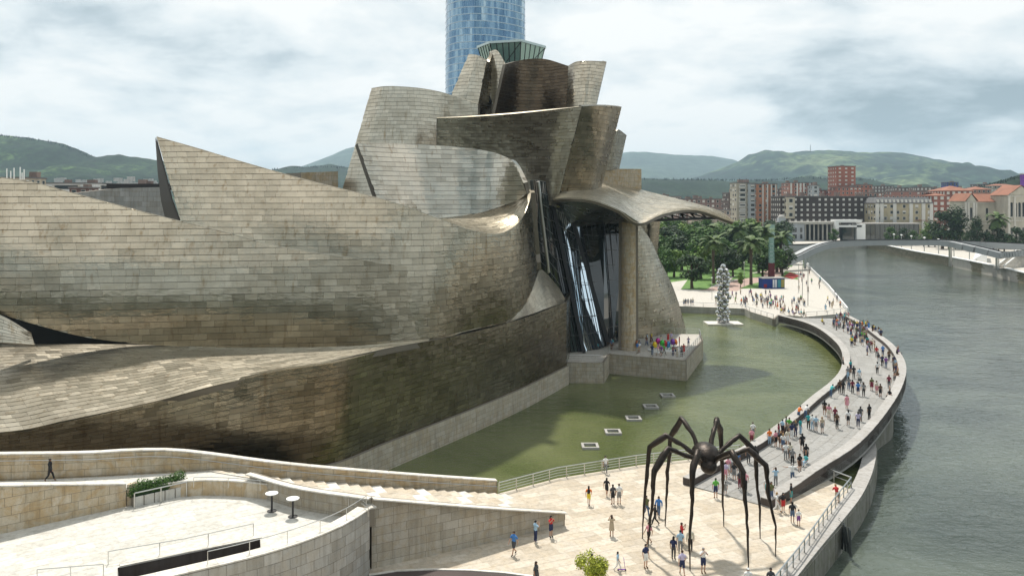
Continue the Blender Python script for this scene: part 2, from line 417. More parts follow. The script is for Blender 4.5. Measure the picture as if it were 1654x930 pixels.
            px = [((p[0]/p[1])*F+U0, (EYE-p[2])/p[1]*F+VH) if p[1] > 1 else (-9e3, 0) for p in c4]
            ar = abs(sum(px[i][0]*px[(i+1) % 4][1]-px[(i+1) % 4][0]*px[i][1] for i in range(4)))/2
            cu = sum(p[0] for p in px)/4; cv = sum(p[1] for p in px)/4
            if not (0 < cu < 1654 and 0 < cv < 930): ar = 0
            # orientation
            e1 = P[h]-P[0]; e2 = P[1]-P[0]
            if np.dot(np.cross(e1, e2), nv) < 0: Fs = [f[::-1] for f in Fs]
            mt_ = mat
            if painted_shade: mt_ = 'titanium_shade_step_%d' % min(6, max(0, round((painted_shade((a+b_)/2/S, (T[0][1]+T[0][2])/2)+rnd.gauss(0, .055))*6)))  # each plate's step on the painted shade ladder, slightly jittered
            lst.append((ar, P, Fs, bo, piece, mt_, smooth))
    return bo
def flush_cladding(limit=300):
    for own, lst in REG.items():
        kinds = {}
        for it in lst: kinds.setdefault(it[4], []).append(it)
        for piece, items in kinds.items():
            items.sort(key=lambda x: -x[0])
            lim = min(limit, len(items))
            for it in items[:lim]:
                if it[0] < 45: break
                c = sum(it[1])/len(it[1])
                o = mesh_obj(piece, [p-c for p in it[1]], it[2], it[5], it[3], it[6]); o.location = Vector(c)-it[3].location
                it[3]['_n'] = 1
            else: it = None
            k = 0
            while k < lim and items[k][0] >= 45: k += 1
            rest = {}
            for it in items[k:]: rest.setdefault((it[3].name, it[5]), []).append(it)
            for (bn, mt), its in rest.items():
                V = []; Fc = []
                for it in its:
                    n = len(V); V += [tuple(p) for p in it[1]]; Fc += [tuple(i+n for i in f) for f in it[2]]
                o = mesh_obj(piece+'s', V, Fc, mt, its[0][3], its[0][6]); o['kind'] = 'stuff'
    for o in bpy.data.objects:
        if '_n' in o: del o['_n']
def line(pts, z0, z1):
    "columns for a wall standing on plan points"
    n = len(pts); a = z0 if isinstance(z0, (list, tuple)) else [z0]*n; b_ = z1 if isinstance(z1, (list, tuple)) else [z1]*n
    return [((p[0], p[1], t_), (p[0], p[1], s_)) for p, s_, t_ in zip(pts, a, b_)]
# ================================================================ SETTING: ground, river, pool
RIV, POOL, FAR = -2.3, -0.6, 0.8
def sheet(name, poly, z, mat, kind='structure'):
    o = mesh_obj(name, [(p[0], p[1], z) for p in poly], [tuple(range(len(poly)))], mat); o['kind'] = kind; return o
bank = [G(1296, 413, RIV), G(1300, 426, RIV), G(1345, 470, RIV), G(1374, 512, RIV)]
river = mesh_obj("river", [(-300, -400, RIV), (1500, -400, RIV), (1500, 760, RIV), (-300, 760, RIV)], [(0, 1, 2, 3)], "river_water"); river['kind'] = 'structure'
# walls of the plaza: outer line of the river wall, seen edge of its top
wall_out = [G(1413, 698, .0), G(1416, 727, 0), G(1410, 762, 0), G(1393, 800, 0), G(1366, 836, 0), G(1313, 901, 0), G(1262, 968, 0), G(1190, 1080, 0), G(1050, 1400, 0)]
wall_in = [G(1400, 700, .0), G(1397, 738, 0), G(1382, 772, 0)]
pl_right = [G(1375, 790, 0), G(1350, 821, 0), G(1290, 907, 0), G(1240, 970, 0), G(1165, 1080, 0), G(1000, 1400, 0)]
pool_edge = [G(803, 797), G(900, 772), G(1031, 751), G(1120, 741), G(1205, 735)]
back_line = [(-1.3, 73.8), (-9.5, 70.6), (-18.5, 67.7), (-27.2, 66.2), (-33.5, 65.0), (-40.0, 64.2), (-60, 62.5)]
plaza_poly = [(-60, 20)] + back_line[::-1] + [tuple(p)[:2] for p in pool_edge] + [tuple(G(1240, 770))[:2], tuple(G(1322, 769))[:2]] + [tuple(p)[:2] for p in pl_right]
plaza = prism("plaza", plaza_poly, -4, 0.0, "plaza_stone"); plaza['kind'] = 'structure'
# line of the wall between pool and river: it runs under the curved bridge
pool_wall = [G(1375, 800, 0), G(1393, 775, 0), G(1406, 745, 0), G(1411, 720, 0), G(1409, 698, 0), (44.5, 100), (48, 108), (51.5, 117), (54.5, 125), (57.5, 134), (60, 145), (62, 156), (63, 170), (63.5, 200)]
# pool water
pool = mesh_obj("pool", [(-60, 60, POOL), (22, 66, POOL)]+[(p[0]-.3, p[1], POOL) for p in pool_wall]+[(20, 205, POOL), (-40, 205, POOL)], [tuple(range(len(pool_wall)+4))], "pool_water"); pool['kind'] = 'structure'
# left bank, beyond the pool
fw = [G(1097, 495, FAR), G(1202, 499, FAR), G(1211, 504, FAR), G(1250, 516, FAR), G(1258, 509, FAR), G(1296, 512, FAR)]
redge = [G(1373, 505, FAR), G(1341, 466, FAR), G(1311, 436, FAR), G(1302, 428, FAR), G(1281, 418, FAR), G(1262, 408, FAR)]
xy = lambda L_: [tuple(p)[:2] for p in L_]
far_poly = xy(fw)+xy(redge)+[(95, 480), (60, 740), (-700, 900), (-700, 190), (-45, 190)]
fp = prism("promenade", far_poly, -4, FAR, "far_paving"); fp['kind'] = 'structure'
lg = prism("museum_ground", [(-60, 64), (-44, 71), (-31.5, 71.5), (-22.5, 73.5), (-17, 76.5), (-13.4, 83), (-4.6, 98), (.3, 107), (7, 121), (12, 140), (34, 162), (34, 189), (-45, 189), (-700, 189), (-700, 66)], -4, -.3, "town_ground"); lg['kind'] = 'structure'
# right bank and the land beyond
q = [G(1400, 400.5, RIV), G(1411, 402.5, RIV), G(1445, 411, RIV), G(1485, 420.5, RIV), G(1530, 429, RIV), G(1578, 439.5, RIV), G(1654, 459, RIV), G(1740, 486, RIV), G(1900, 545, RIV)]
right_poly = [(95, 472), (140, 470), (167.7, 476), (200, 500)]+xy(q)+[(190, 0), (190, -400), (1500, -400), (1500, 760), (100, 760)]
rb = prism("right_bank", right_poly, -4, 1.6, "far_paving"); rb['kind'] = 'structure'
# broad land to the horizon
def fieldmesh(name, x0, x1, y0, y1, z, mat):
    o = mesh_obj(name, [(x0, y0, z), (x1, y0, z), (x1, y1, z), (x0, y1, z)], [(0, 1, 2, 3)], mat); o['kind'] = 'structure'; return o
fieldmesh("town_land", -7000, 7000, 758, 7200, 1.2, "town_ground")
fieldmesh("left_land", -7000, -690, -1700, 758, .5, "town_ground")
fieldmesh("right_land", 1490, 7000, -1700, 758, 1.2, "town_ground")
fieldmesh("near_land", -690, 1490, -1700, -398, .5, "town_ground")

# paving slabs on the plaza: strips laid aslant
def slabs(owner, poly, z, ang, w, l, mat, name="paving_slab", seed=3, hole=None, limit=300, lift=.008):
    rnd = random.Random(seed); ca, sa = math.cos(ang), math.sin(ang)
    P = [(p[0]*ca+p[1]*sa, -p[0]*sa+p[1]*ca) for p in poly]
    def inside(x, y, PP):
        c = False; n = len(PP)
        for i in range(n):
            x1, y1 = PP[i]; x2, y2 = PP[(i+1) % n]
            if (y1 > y) != (y2 > y) and x < (x2-x1)*(y-y1)/(y2-y1)+x1: c = not c
        return c
    x0, x1 = min(p[0] for p in P), max(p[0] for p in P); y0, y1 = min(p[1] for p in P), max(p[1] for p in P)
    items = []; y = y0; g = .012
    while y < y1:
        x = x0-rnd.random()*l; h = w
        while x < x1:
            ll = l*rnd.choice((.6, .8, 1, 1, 1.3)); c = [(x+g, y+g), (x+ll-g, y+g), (x+ll-g, y+h-g), (x+g, y+h-g)]; x += ll
            if all(inside(a, b_, P) for a, b_ in c):
                Wc = [(a*ca-b_*sa, a*sa+b_*ca) for a, b_ in c]
                if hole and hole(*Wc[0]): continue
                u = [((p[0]/max(p[1], 1))*F+U0, (EYE-z)/max(p[1], 1)*F+VH) for p in Wc]
                vis = 0 < u[0][0] < 1654 and u[0][1] < 925 and Wc[0][1] > 5
                ar = abs(sum(u[i][0]*u[(i+1) % 4][1]-u[(i+1) % 4][0]*u[i][1] for i in range(4)))/2 if vis else 0
                items.append((ar, Wc))
        y += h
    items.sort(key=lambda t: -t[0])
    def geo(Wc, c=(0, 0)):
        zt = z+lift+rnd.uniform(-.002, .002); V = [(p[0]-c[0], p[1]-c[1], zt) for p in Wc]+[(p[0]-c[0], p[1]-c[1], z-.01) for p in Wc]
        return V, [(0, 1, 2, 3), (4, 5, 1, 0), (5, 6, 2, 1), (6, 7, 3, 2), (7, 4, 0, 3)]
    for ar, Wc in items[:limit]:
        c = Wc[0]; V, Fc = geo(Wc, c); o = mesh_obj(name, V, Fc, mat, owner); o.location = (c[0], c[1], 0)
    V = []; Fc = []
    for ar, Wc in items[limit:]:
        v_, f_ = geo(Wc); n = len(V); V += v_; Fc += [tuple(i+n for i in f) for f in f_]
    if V: o = mesh_obj(name+"s", V, Fc, mat, owner); o['kind'] = 'stuff'
slabs(plaza, plaza_poly, 0.0, math.radians(24), .95, 1.9, "plaza_stone", hole=lambda x, y: (x < 3 and y < 62) and x < -9.95+(y-58)*1.0)

# ================================================================ MUSEUM
museum = empty("museum", (0, 0, 0))
tag(museum, "curving titanium clad museum with glass atrium and stone plinth standing over the pool", "museum")
K = dict(parent=museum, thing=museum, piece="titanium_panel", back="titanium_seam")
def cv(*rows):   # (u, v, d) pairs -> world columns
    return [(W(*a), W(*b_)) for a, b_ in rows]
def sstep(x): x = min(max(x, 0), 1); return x*x*(3-2*x)
# lower facade F and its plinth
Fp = [(-58, 72.5), (-43.2, 70), (-30.9, 70.5), (-21.96, 72.3), (-16.5, 75.8), (-12.9, 81.9), (-8.55, 89.2), (-4.05, 96.9), (.95, 106), (4.6, 113.6), (7.9, 120.8), (8.9, 128), (10, 140)]
Fz = [5.0, 6.6, 9.0, 11.1, 11.4, 11.4, 11.1, 10.9, 10.9, 11.1, 11.4, 11.5, 11.5]
Fl = [.7, .7, .7, .7, .7, .55, .3, .1, 0, 0, 0]
cladding(cols=[((x+.8*l_, y-.6*l_, zt_), (x, y, 2.0)) for (x, y), zt_, l_ in zip(Fp[:11], Fz[:11], Fl)], row_h=.52, tile_w=1.05, mat="titanium_half_shaded", painted_shade=lambda a, t: .84+.10*math.sin(a*31)*math.sin(t*5+a*11), rim=(0, .52), mode='t', back_name="lower_wall", seed=11, tilt=.014, **K)  # dark steps paint this wall's shade into its plates
cladding(cols=line([Fp[10], Fp[11], Fp[12]], 2.0, 11.5), row_h=.6, tile_w=1.2, mat="titanium_shaded", back_name="lower_end_wall", seed=12, face=(60, 120, 10), **K)
PK = dict(parent=museum, thing=museum, piece="stone_block", back="joint")
Pp = [(x+.35, y-.2) for x, y in Fp[3:11]]
cladding(cols=line(Pp, -.9, 2.1), row_h=.5, tile_w=1.0, mat="limestone", back_name="plinth", seed=13, dent=.0, lip=.0, tilt=0, gap=.025, grid=(1, 1), thick=.8, smooth=False, **PK)
# ring roof rising behind the lower facade
top = [W(-420, 560, 83), W(-60, 556, 84), W(0, 556, 84.5), W(150, 556, 84.5), W(240, 557, 84.5), W(400, 561, 86), W(560, 559, 87.5), (-8.9, 89.4, 11.1)]
bot = [(-56.7, 71.5, 5.25), (-41.9, 69.0, 6.85), (-36.7, 69.1, 7.8), (-29.6, 69.5, 9.25), (-24.2, 70.2, 10.6), (-17.3, 73.4, 11.55), (-11.9, 81.2, 11.55), (-8.9, 88.2, 11.15)]
bot = [(x-(.7 if i < 6 else .4 if i == 6 else 0), y+(.54 if i < 6 else .3 if i == 6 else 0), z-(.2 if i < 6 else 0)) for i, (x, y, z) in enumerate(bot)]
cladding(cols=list(zip(top, bot)), row_h=.95, tile_w=1.15, mat="titanium_lit_pale", mode='t', back_name="ring_roof", seed=14, face=(0, 0, 60), tilt=.02, **K)
# long bow wall A
cladding(cols=cv(((-230, 291, 86), (-230, 470, 82)), ((-60, 283, 86), (-60, 490, 81)), ((0, 287, 86), (0, 507, 81)), ((60, 296, 86), (80, 530, 81.6)), ((118, 312, 86), (150, 546, 82.6)),
    ((250, 347, 86), (250, 557, 83.8)), ((360, 374, 86.4), (360, 561, 85.2)), ((450, 398, 86.8), (450, 562, 86.2)), ((560, 415, 87.5), (560, 560, 87)), ((625, 426, 88.7), (630, 558, 87.9)), ((686, 431.5, 90.3), (690, 556, 89.4))),
    bulge=[2, 2, 2, 2, 1.9, 1.7, 1.4, 1, .5, .1, 0], row_h=.66, tile_w=1.35, mat="titanium", painted_shade=lambda a, t: min(.68, .62*sstep((a-.55)/.42)+.5*sstep((.62-t)/.5))+.10*math.sin(a*23)*math.sin(t*8), back_name="bow_wall", seed=15, thick=.6, dent=.012, tilt=.014, **K)  # plates painted darker towards the foot and right end, as shade
# sail B running into the rounded nose
cladding(cols=cv(((253, 221, 97), (300, 385, 91.5)), ((320, 240, 96), (345, 400, 90.5)), ((400, 264, 94.5), (420, 425, 89.5)), ((500, 292, 92.5), (510, 450, 89)), ((600, 317, 91.5), (610, 500, 88.4)), ((655, 333, 90.9), (660, 552, 88.9)), ((700, 350, 91.6), (700, 553, 89.9)),
    ((745, 367, 94), (745, 537, 94.1)), ((790, 377, 98), (788, 527, 99)), ((816, 374, 101.5), (819, 519, 103)), ((840, 356, 105.5), (846, 494, 108)), ((853, 330, 110), (863, 455, 113)), ((857, 312, 116), (868, 436, 119)), ((853, 306, 124), (862, 432, 128))),
    bulge=[0, .3, .6, .8, .6, .5, .4, .4, .4, .4, .3, .2, .1, 0], row_h=.66, tile_w=1.3, mat="titanium", painted_shade=lambda a, t: min(.72, .62*sstep((a-.34)/.3)+.14*sstep((.4-t)/.4)*sstep((a-.4)/.2)+.34*sstep((.8-t)/.45)*sstep((a-.08)/.2)), back_name="sail_wall", seed=16, thick=.55, dent=.012, tilt=.014, **K)  # shade painted into the plates low down and towards the nose
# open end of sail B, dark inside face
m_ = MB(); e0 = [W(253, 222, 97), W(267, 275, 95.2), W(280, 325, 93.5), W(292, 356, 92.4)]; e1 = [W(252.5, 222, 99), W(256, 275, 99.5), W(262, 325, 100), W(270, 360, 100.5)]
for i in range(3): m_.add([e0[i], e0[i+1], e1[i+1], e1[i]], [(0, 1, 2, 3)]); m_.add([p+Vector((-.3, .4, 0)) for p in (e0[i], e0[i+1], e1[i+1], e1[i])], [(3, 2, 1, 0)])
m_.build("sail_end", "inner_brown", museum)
# collar C and its lit lower fold D
cladding(cols=cv(((577, 232, 106), (610, 325, 104)), ((620, 232, 109), (650, 345, 107)), ((680, 234, 112), (690, 353, 110)), ((740, 238, 113.5), (735, 350, 111.5)), ((785, 244, 113), (775, 344, 111.5)), ((815, 253, 111), (812, 333, 110)), ((832, 265, 109), (836, 324, 108)), ((846, 296, 107), (851, 313, 107))),
    row_h=.62, tile_w=1.5, mat="titanium_shiny", back_name="collar_wall", seed=17, thick=.5, dent=.006, tilt=.008, **K)
cladding(cols=list(zip([W(600, 326, 104.5), W(650, 345, 107), W(690, 353, 110), W(735, 350, 111.5), W(775, 344, 111.5), W(812, 333, 110), W(836, 324, 108), W(851, 312, 107.5)],
    [W(603, 332, 91.5), W(660, 338, 92), W(700, 351, 92.2), W(745, 368, 94.4), W(790, 378, 98.4), W(818, 373, 102), W(842, 354, 105.6), W(853, 328, 107.2)])),
    row_h=.8, tile_w=1.0, mat="titanium", mode='t', back_name="collar_fold", seed=18, thick=.3, face=(0, 0, 80), **K)
# shoulder roof between the nose and the lower facade
cladding(cols=list(zip([W(817, 521, 103), W(836, 505, 106), W(853, 485, 110.5), W(867, 447, 116), W(875, 436, 122), W(900, 462, 126), W(914, 486, 124)],
    [W(817, 523, 102.8), W(838, 514, 105.5), W(862, 506, 110), W(880, 499, 114), W(895, 494, 117), W(908, 490, 119.3), W(915.5, 488, 120.8)])),
    row_h=.8, tile_w=1.1, mat="titanium_lit_pale", mode='t', back_name="shoulder_roof", seed=19, thick=.3, face=(0, 0, 90), **K)
# towers
TK = dict(row_h=.62, tile_w=1.15, thick=.6, dent=.016, tilt=.018)
cladding(cols=cv(((706, 191, 128), (706, 305, 130)), ((760, 189, 129), (770, 310, 131)), ((830, 184, 129), (845, 320, 131)), ((890, 178, 127), (885, 330, 131)), ((940, 172, 124), (898, 335, 130))),
    mat="titanium", back_name="tower_front", seed=20, bulge=[0, -.5, -.8, -.5, 0], **{**TK, 'row_h': .5}, **K)
cladding(cols=cv(((940, 172, 124), (898, 335, 130)), ((962, 171, 125.5), (922, 335, 131.5)), ((985, 171, 129), (950, 330, 134)), ((1004, 173, 134), (972, 300, 139))),
    mat="titanium_shaded", back_name="tower_flank", seed=21, bulge=[0, .5, .6, 0], **TK, **K)
cladding(cols=cv(((600, 143, 136), (552, 310, 134)), ((620, 140, 134), (585, 315, 132)), ((645, 140, 133.5), (625, 320, 131)), ((680, 143, 134), (668, 320, 132)), ((712, 149, 136), (700, 320, 135)), ((738, 157, 137.5), (730, 320, 138)), ((772, 168, 136), (775, 320, 136))),
    mat="titanium_lit_pale", back_name="drum_wall", seed=22, **TK, **K)
cladding(cols=cv(((757, 88, 144), (725, 162, 142)), ((772, 90, 143), (745, 175, 141)), ((786, 98, 144), (768, 190, 141))), mat="titanium_lit_pale", back_name="upper_slab", seed=23, bulge=[0, .4, 0], **TK, **K)
cladding(cols=cv(((786, 98, 144), (768, 190, 141)), ((790, 100, 147), (783, 190, 145)), ((797, 84, 149), (797, 190, 147))), mat="titanium_shaded", back_name="upper_slab_side", seed=24, **TK, **K)
cladding(cols=cv(((791, 84, 149.5), (790, 150, 147)), ((803, 82, 148), (800, 180, 146)), ((817, 104, 147), (801, 188, 145))), mat="titanium_lit_pale", back_name="upper_fin", seed=25, bulge=[0, .5, 0], **TK, **K)
cladding(cols=cv(((817, 104, 145), (798, 190, 141)), ((845, 97, 150), (830, 190, 146)), ((880, 96, 151), (868, 190, 147)), ((918, 107, 147), (916, 185, 143))), mat="titanium_deep_shade", back_name="upper_hollow_wall", seed=26, **TK, **K)
cladding(cols=cv(((918, 107, 147), (914, 185, 143)), ((932, 100, 145), (928, 182, 141)), ((955, 99, 144), (945, 180, 140)), ((979, 100, 146), (962, 172, 142))), mat="titanium", back_name="upper_right_wall", seed=27, bulge=[0, .4, .4, 0], **TK, **K)
cladding(cols=cv(((979, 100, 146), (962, 172, 142)), ((979.6, 100, 152), (963, 172, 149))), mat="titanium_shaded", back_name="upper_right_side", seed=28, face=(80, 100, 20), **TK, **K)
cladding(cols=cv(((995, 212, 146), (975, 275, 144)), ((1000, 210, 147), (988, 275, 145)), ((1012, 219, 150), (1000, 273, 148))), mat="titanium_shaded", back_name="rear_fin", seed=29, **TK, **K)
o = cladding(cols=cv(((975, 273, 144), (968, 312, 144)), ((1036, 273, 150), (1036, 312, 150))), row_h=.7, tile_w=1.3, mat="limestone_gold", back_name="rear_stone_wall", seed=30, dent=0, lip=0, tilt=0, gap=.03, grid=(1, 1), smooth=False, thick=3.0, sharp=True, **PK)
# stone gallery seen between the bow and the sail
cladding(cols=cv(((104, 314, 118), (104, 385, 118)), ((190, 304, 122), (190, 385, 122)), ((275, 302, 125), (275, 390, 125))), row_h=.75, tile_w=1.3, mat="limestone_grey", back_name="gallery_wall", seed=31, dent=0, lip=0, tilt=0, gap=.03, grid=(1, 1), smooth=False, thick=8.0, sharp=True, **PK)
cladding(cols=cv(((486, 279, 128), (486, 330, 128)), ((546, 277, 132), (546, 330, 132))), row_h=.75, tile_w=1.4, mat="limestone_gold", back_name="gallery_block", seed=32, dent=0, lip=0, tilt=0, gap=.03, grid=(1, 1), smooth=False, thick=6.0, sharp=True, **PK)
mb = MB(); p = W(188, 303, 126); mb.box((p.x+3, p.y+4, p.z-.3), 10, 6, .9); mb.build("roof_plant", "steel_dark", museum)
# small titanium tail under the bow
cladding(cols=cv(((-40, 505, 79.5), (-40, 553, 79)), ((0, 509, 80), (0, 553, 79.5)), ((50, 538, 81.5), (56, 556.5, 81.2))), row_h=.35, tile_w=1.2, mat="titanium_lit_pale", mode='t', back_name="tail_wall", seed=33, dent=.02, **{k: v for k, v in K.items()})
# solid cores so that no daylight passes behind the sails
mb = MB()
for a, b_, dd in ((W(-230, 500, 92), W(-230, 330, 92), 6), ): pass
def core(name, us, vt, vb, d, dep):
    P = [W(u_, v_, d) for u_, v_ in zip(us, vt)]
    poly = [(p.x, p.y) for p in P]+[(p.x*1.0, p.y+dep) for p in P[::-1]]
    zt = [p.z for p in P]+[p.z for p in P[::-1]]
    prism(name, poly, -1, zt, "inner_dark", museum)
core("inner_core", (-230, 0, 120, 250, 360, 450, 560, 660), (330, 330, 345, 385, 405, 420, 435, 440), 0, 91.5, 5)
core("inner_core", (320, 400, 500, 600, 700, 750), (300, 310, 330, 345, 362, 380), 0, 98, 12)
core("inner_core", (640, 700, 760, 820, 845), (375, 372, 385, 378, 372), 0, 117, 9)
core("inner_core", (585, 640, 700, 780, 860), (240, 200, 205, 215, 225), 0, 141, 12)
core("inner_core", (730, 790, 860, 925), (215, 212, 207, 205), 0, 143, 6)
core("inner_core", (790, 810, 870, 915, 950), (190, 125, 118, 125, 122), 0, 156, 8)
core("inner_core", (890, 960, 1000, 1030), (330, 300, 300, 320), 0, 150, 12)
# skylight lantern on the roof
rp = [W(770, 74.5, 166), W(790, 79, 161), W(842, 83.5, 159), W(882, 78, 166), W(874, 75, 174), W(812, 72, 176)]
prism("lantern_roof", [(p.x, p.y) for p in rp], sum(p.z for p in rp)/6-.35, [sum(p.z for p in rp)/6+.1]*6, "pale_glass", museum)
zt = sum(p.z for p in rp)/6-.35; cxy = (sum(p.x for p in rp)/6+.3, sum(p.y for p in rp)/6); gl = MB(); fr = MB()
for i in range(6):
    a, b_ = rp[i], rp[(i+1) % 6]; lo = lambda p: Vector((cxy[0]+(p.x-cxy[0])*.72, cxy[1]+(p.y-cxy[1])*.72, zt-6)); hi = lambda p: Vector((cxy[0]+(p.x-cxy[0])*.96, cxy[1]+(p.y-cxy[1])*.96, zt))
    gl.add([lo(a), lo(b_), hi(b_), hi(a)], [(0, 1, 2, 3)])
    for k in range(5):
        t_ = k/5; fr.bar(lo(a).lerp(lo(b_), t_), hi(a).lerp(hi(b_), t_), .16)
    fr.bar(lo(a), hi(b_), .12)
gl.build("lantern_glass", "green_glass", museum); fr.build("lantern_frame", "steel_dark", museum)
# canopy
def grid_sheet(name, rows, mat, thick, face, row_h, tile_w, seed, **kw):
    return cladding(cols=list(zip(rows[0], rows[1])), row_h=row_h, tile_w=tile_w, mat=mat, mode='t', back_name=name, seed=seed, thick=thick, face=face, **kw, **K)
c_back = [W(893, 321, 124), W(920, 303, 133), W(952, 292, 143), (W(1000, 298, 148)), W(1060, 313, 150), W(1120, 328, 149), W(1160, 340, 146), W(1186, 357, 142)]
c_front = [W(893.5, 323, 123.5), W(925, 321, 122.5), W(960, 325, 122.5), W(1000, 341, 123), W(1032, 361, 124), W(1075, 345, 129), W(1125, 340, 135), W(1184, 359, 140)]
grid_sheet("canopy_top", (c_back, c_front), "titanium_lit_pale", .35, (0, 60, 90), .75, 1.25, 34, bulge=[0]*8)
# canopy soffit at the left: curves back to the wall above the glass
s_top = [W(893.5, 324, 123.6), W(925, 322, 122.8), W(960, 326, 122.8), W(1000, 342, 123.3), W(1031, 362, 124.3)]
s_bot = [W(897, 330, 133), W(915, 352, 134.5), W(930, 366, 136), W(970, 362, 138), W(1004, 360, 139)]
cladding(cols=list(zip(s_top, s_bot)), row_h=.75, tile_w=1.2, mat="titanium_shaded", mode='t', back_name="canopy_soffit", seed=35, thick=.2, **K)
# the far half of the canopy is open underneath: olive soffit and steel truss
c2t = [W(1045, 347, 146), W(1085, 335, 147), W(1125, 333.5, 147), W(1160, 341, 144), W(1183, 357, 141)]
c2b = [W(1052, 353, 128), W(1085, 343, 131.5), W(1128, 341.5, 136), W(1155, 350, 138), W(1180, 359.5, 140)]
m_ = MB(); n = len(c2t)
for i in range(n-1): m_.add([c2t[i]-Vector((0, 0, .5)), c2t[i+1]-Vector((0, 0, .5)), c2b[i+1]-Vector((0, 0, .3)), c2b[i]-Vector((0, 0, .3))], [(3, 2, 1, 0)])
m_.build("canopy_lining", "titanium", museum)
tr = MB(); a0, a1 = W(1050, 356, 134), W(1160, 352, 139); b0, b1 = W(1045, 350, 135), W(1130, 339, 139)
tr.bar(a0, a1, .4); tr.bar(b0, b1, .3)
for k in range(7):
    t_ = k/6; tr.bar(a0.lerp(a1, t_), b0.lerp(b1, min(t_+.12, 1)), .22); tr.bar(a0.lerp(a1, t_), b0.lerp(b1, max(t_-.1, 0)), .2)
tr.build("canopy_truss", "steel_dark", museum)
# column
cc = G(1016, 566, 2.3); cols_ = []
for k in range(13):
    a = 2*math.pi*k/12; ct = (cc.x+1.13*math.cos(a), cc.y+1.13*math.sin(a)+.6); cb = (cc.x+1.2*math.cos(a), cc.y+1.2*math.sin(a)+.6)
    cols_.append(((ct[0], ct[1], 22.9), (cb[0], cb[1], 2.2)))
cladding(cols=cols_, row_h=.62, tile_w=1.0, mat="limestone_gold", back_name="column", seed=36, dent=0, lip=0, tilt=0, gap=.02, grid=(2, 1), smooth=False, thick=.4, face=(cc.x, -2000, 12), **PK)
# curved titanium wall right of the column
def base(u_, d): return G(u_, VH+F*(EYE+.9)/d, -.9)
cladding(cols=[(W(1026, 352, 143), base(1026, 143)), (W(1040, 372, 145), base(1052, 145)), (W(1053, 392, 147), base(1070, 148)), (W(1068, 425, 150), base(1085, 151)), (W(1083, 455, 154), base(1097, 155)), (W(1096, 490, 158), base(1104, 159)), (W(1107, 530, 163), base(1108, 163))],
    row_h=.62, tile_w=1.25, mat="titanium", back_name="river_wing_wall", seed=37, dent=.02, thick=.5, bulge=[0, .6, .9, .9, .7, .3, 0], **K)
cladding(cols=cv(((1036, 350, 166), (1036, 420, 166)), ((1050, 348, 164), (1050, 430, 164)), ((1067, 350, 166), (1060, 430, 167))), row_h=.7, tile_w=1.2, mat="titanium_shaded", back_name="rear_drum_wall", seed=38, **K)
core("inner_core", (1000, 1024, 1040, 1058), (365, 372, 380, 400), 0, 168, 8)
# glass atrium
def facet(rows, nv, nh, mat, fr_mat="steel_dark", sub="glazing", w=.12):
    tl, tr_, bl, br = [Vector(p) for p in rows]
    g_ = mesh_obj(sub, [bl, br, tr_, tl], [(0, 1, 2, 3)], mat, museum)
    n_ = (br-bl).cross(tl-bl).normalized()
    if n_.dot(Vector((0, 0, EYE))-bl) < 0: n_ = -n_
    o_ = n_*.14; f_ = MB()
    for k in range(nv+1): t_ = k/nv; f_.bar(bl.lerp(br, t_)+o_, tl.lerp(tr_, t_)+o_, w)
    f_.build("mullions", fr_mat, g_)['kind'] = 'stuff'
    h_ = MB()
    for k in range(nh+1): t_ = k/nh; h_.bar(bl.lerp(tl, t_)+o_*1.7, br.lerp(tr_, t_)+o_*1.7, w*.55)
    h_.build("transoms", "steel_grey", g_)['kind'] = 'stuff'
    return g_
facet((W(866, 315, 130), W(893, 330, 132.5), W(912, 574, 130), W(941, 572, 130.7)), 5, 8, "curtain_glass")
facet((W(896, 336, 133), W(936, 362, 139.5), W(943, 572, 130.8), W(975, 560, 134)), 6, 8, "mirror_glass")
facet((W(936, 355, 139), W(975, 358, 139.5), W(976, 560, 134.2), W(990, 552, 137)), 5, 8, "curtain_glass")
facet((W(973, 355, 140), W(1012, 356, 142), W(990, 552, 137.2), W(1022, 548, 141)), 4, 8, "curtain_glass")
# dark fin that stands in front of the bright glazing
mb = MB(); mb.bar(W(924, 352, 135), W(982, 552, 133.8), .3, .6); mb.bar(W(893, 330, 131.8), W(944, 573, 129.6), .25, .5); mb.build("atrium_fin", "steel_dark", museum)
facet((W(856, 291, 121), W(869, 291, 121), W(868, 432, 124), W(890, 455, 126)), 2, 9, "curtain_glass")
facet((W(869, 291, 121), W(881, 293, 123), W(890, 455, 126), W(907, 480, 127)), 2, 9, "curtain_glass")
mb = MB(); mb.tube([W(869, 293, 120.6), W(886, 440, 124)], .24, 8); mb.build("shaft_pipe", "steel", museum)
# terrace under the canopy
tA, tB, tC, tD, tE = G(915, 618, POOL), G(975, 619, POOL), G(984, 603, POOL), G(1108, 615, POOL), G(1135, 578, POOL)
ter = [tuple(p)[:2] for p in (tA, tB, tC, tD, tE)]+[(33.6, 148), (16, 149), (9, 136)]
TZ = 2.3
prism("terrace_floor", ter, -1.2, TZ, "far_paving", museum)
SK = dict(row_h=.55, tile_w=1.25, mat="limestone", dent=0, lip=0, tilt=0, gap=.03, grid=(1, 1), smooth=False, thick=.3, sharp=True)
for i, (a, b_) in enumerate(((tA, tB), (tB, tC), (tC, tD), (tD, tE), (tE, Vector((33.6, 148, 0))))):
    nn = Vector((b_.y-a.y, a.x-b_.x, 0)).normalized()*.06
    cladding(cols=line([(a.x+nn.x, a.y+nn.y), (b_.x+nn.x, b_.y+nn.y)], -1.0, TZ+.12), back_name="terrace_wall", seed=40+i, face=(a.x+nn.x*2000, a.y+nn.y*2000, 0) if i == 4 else None, **SK, **PK)
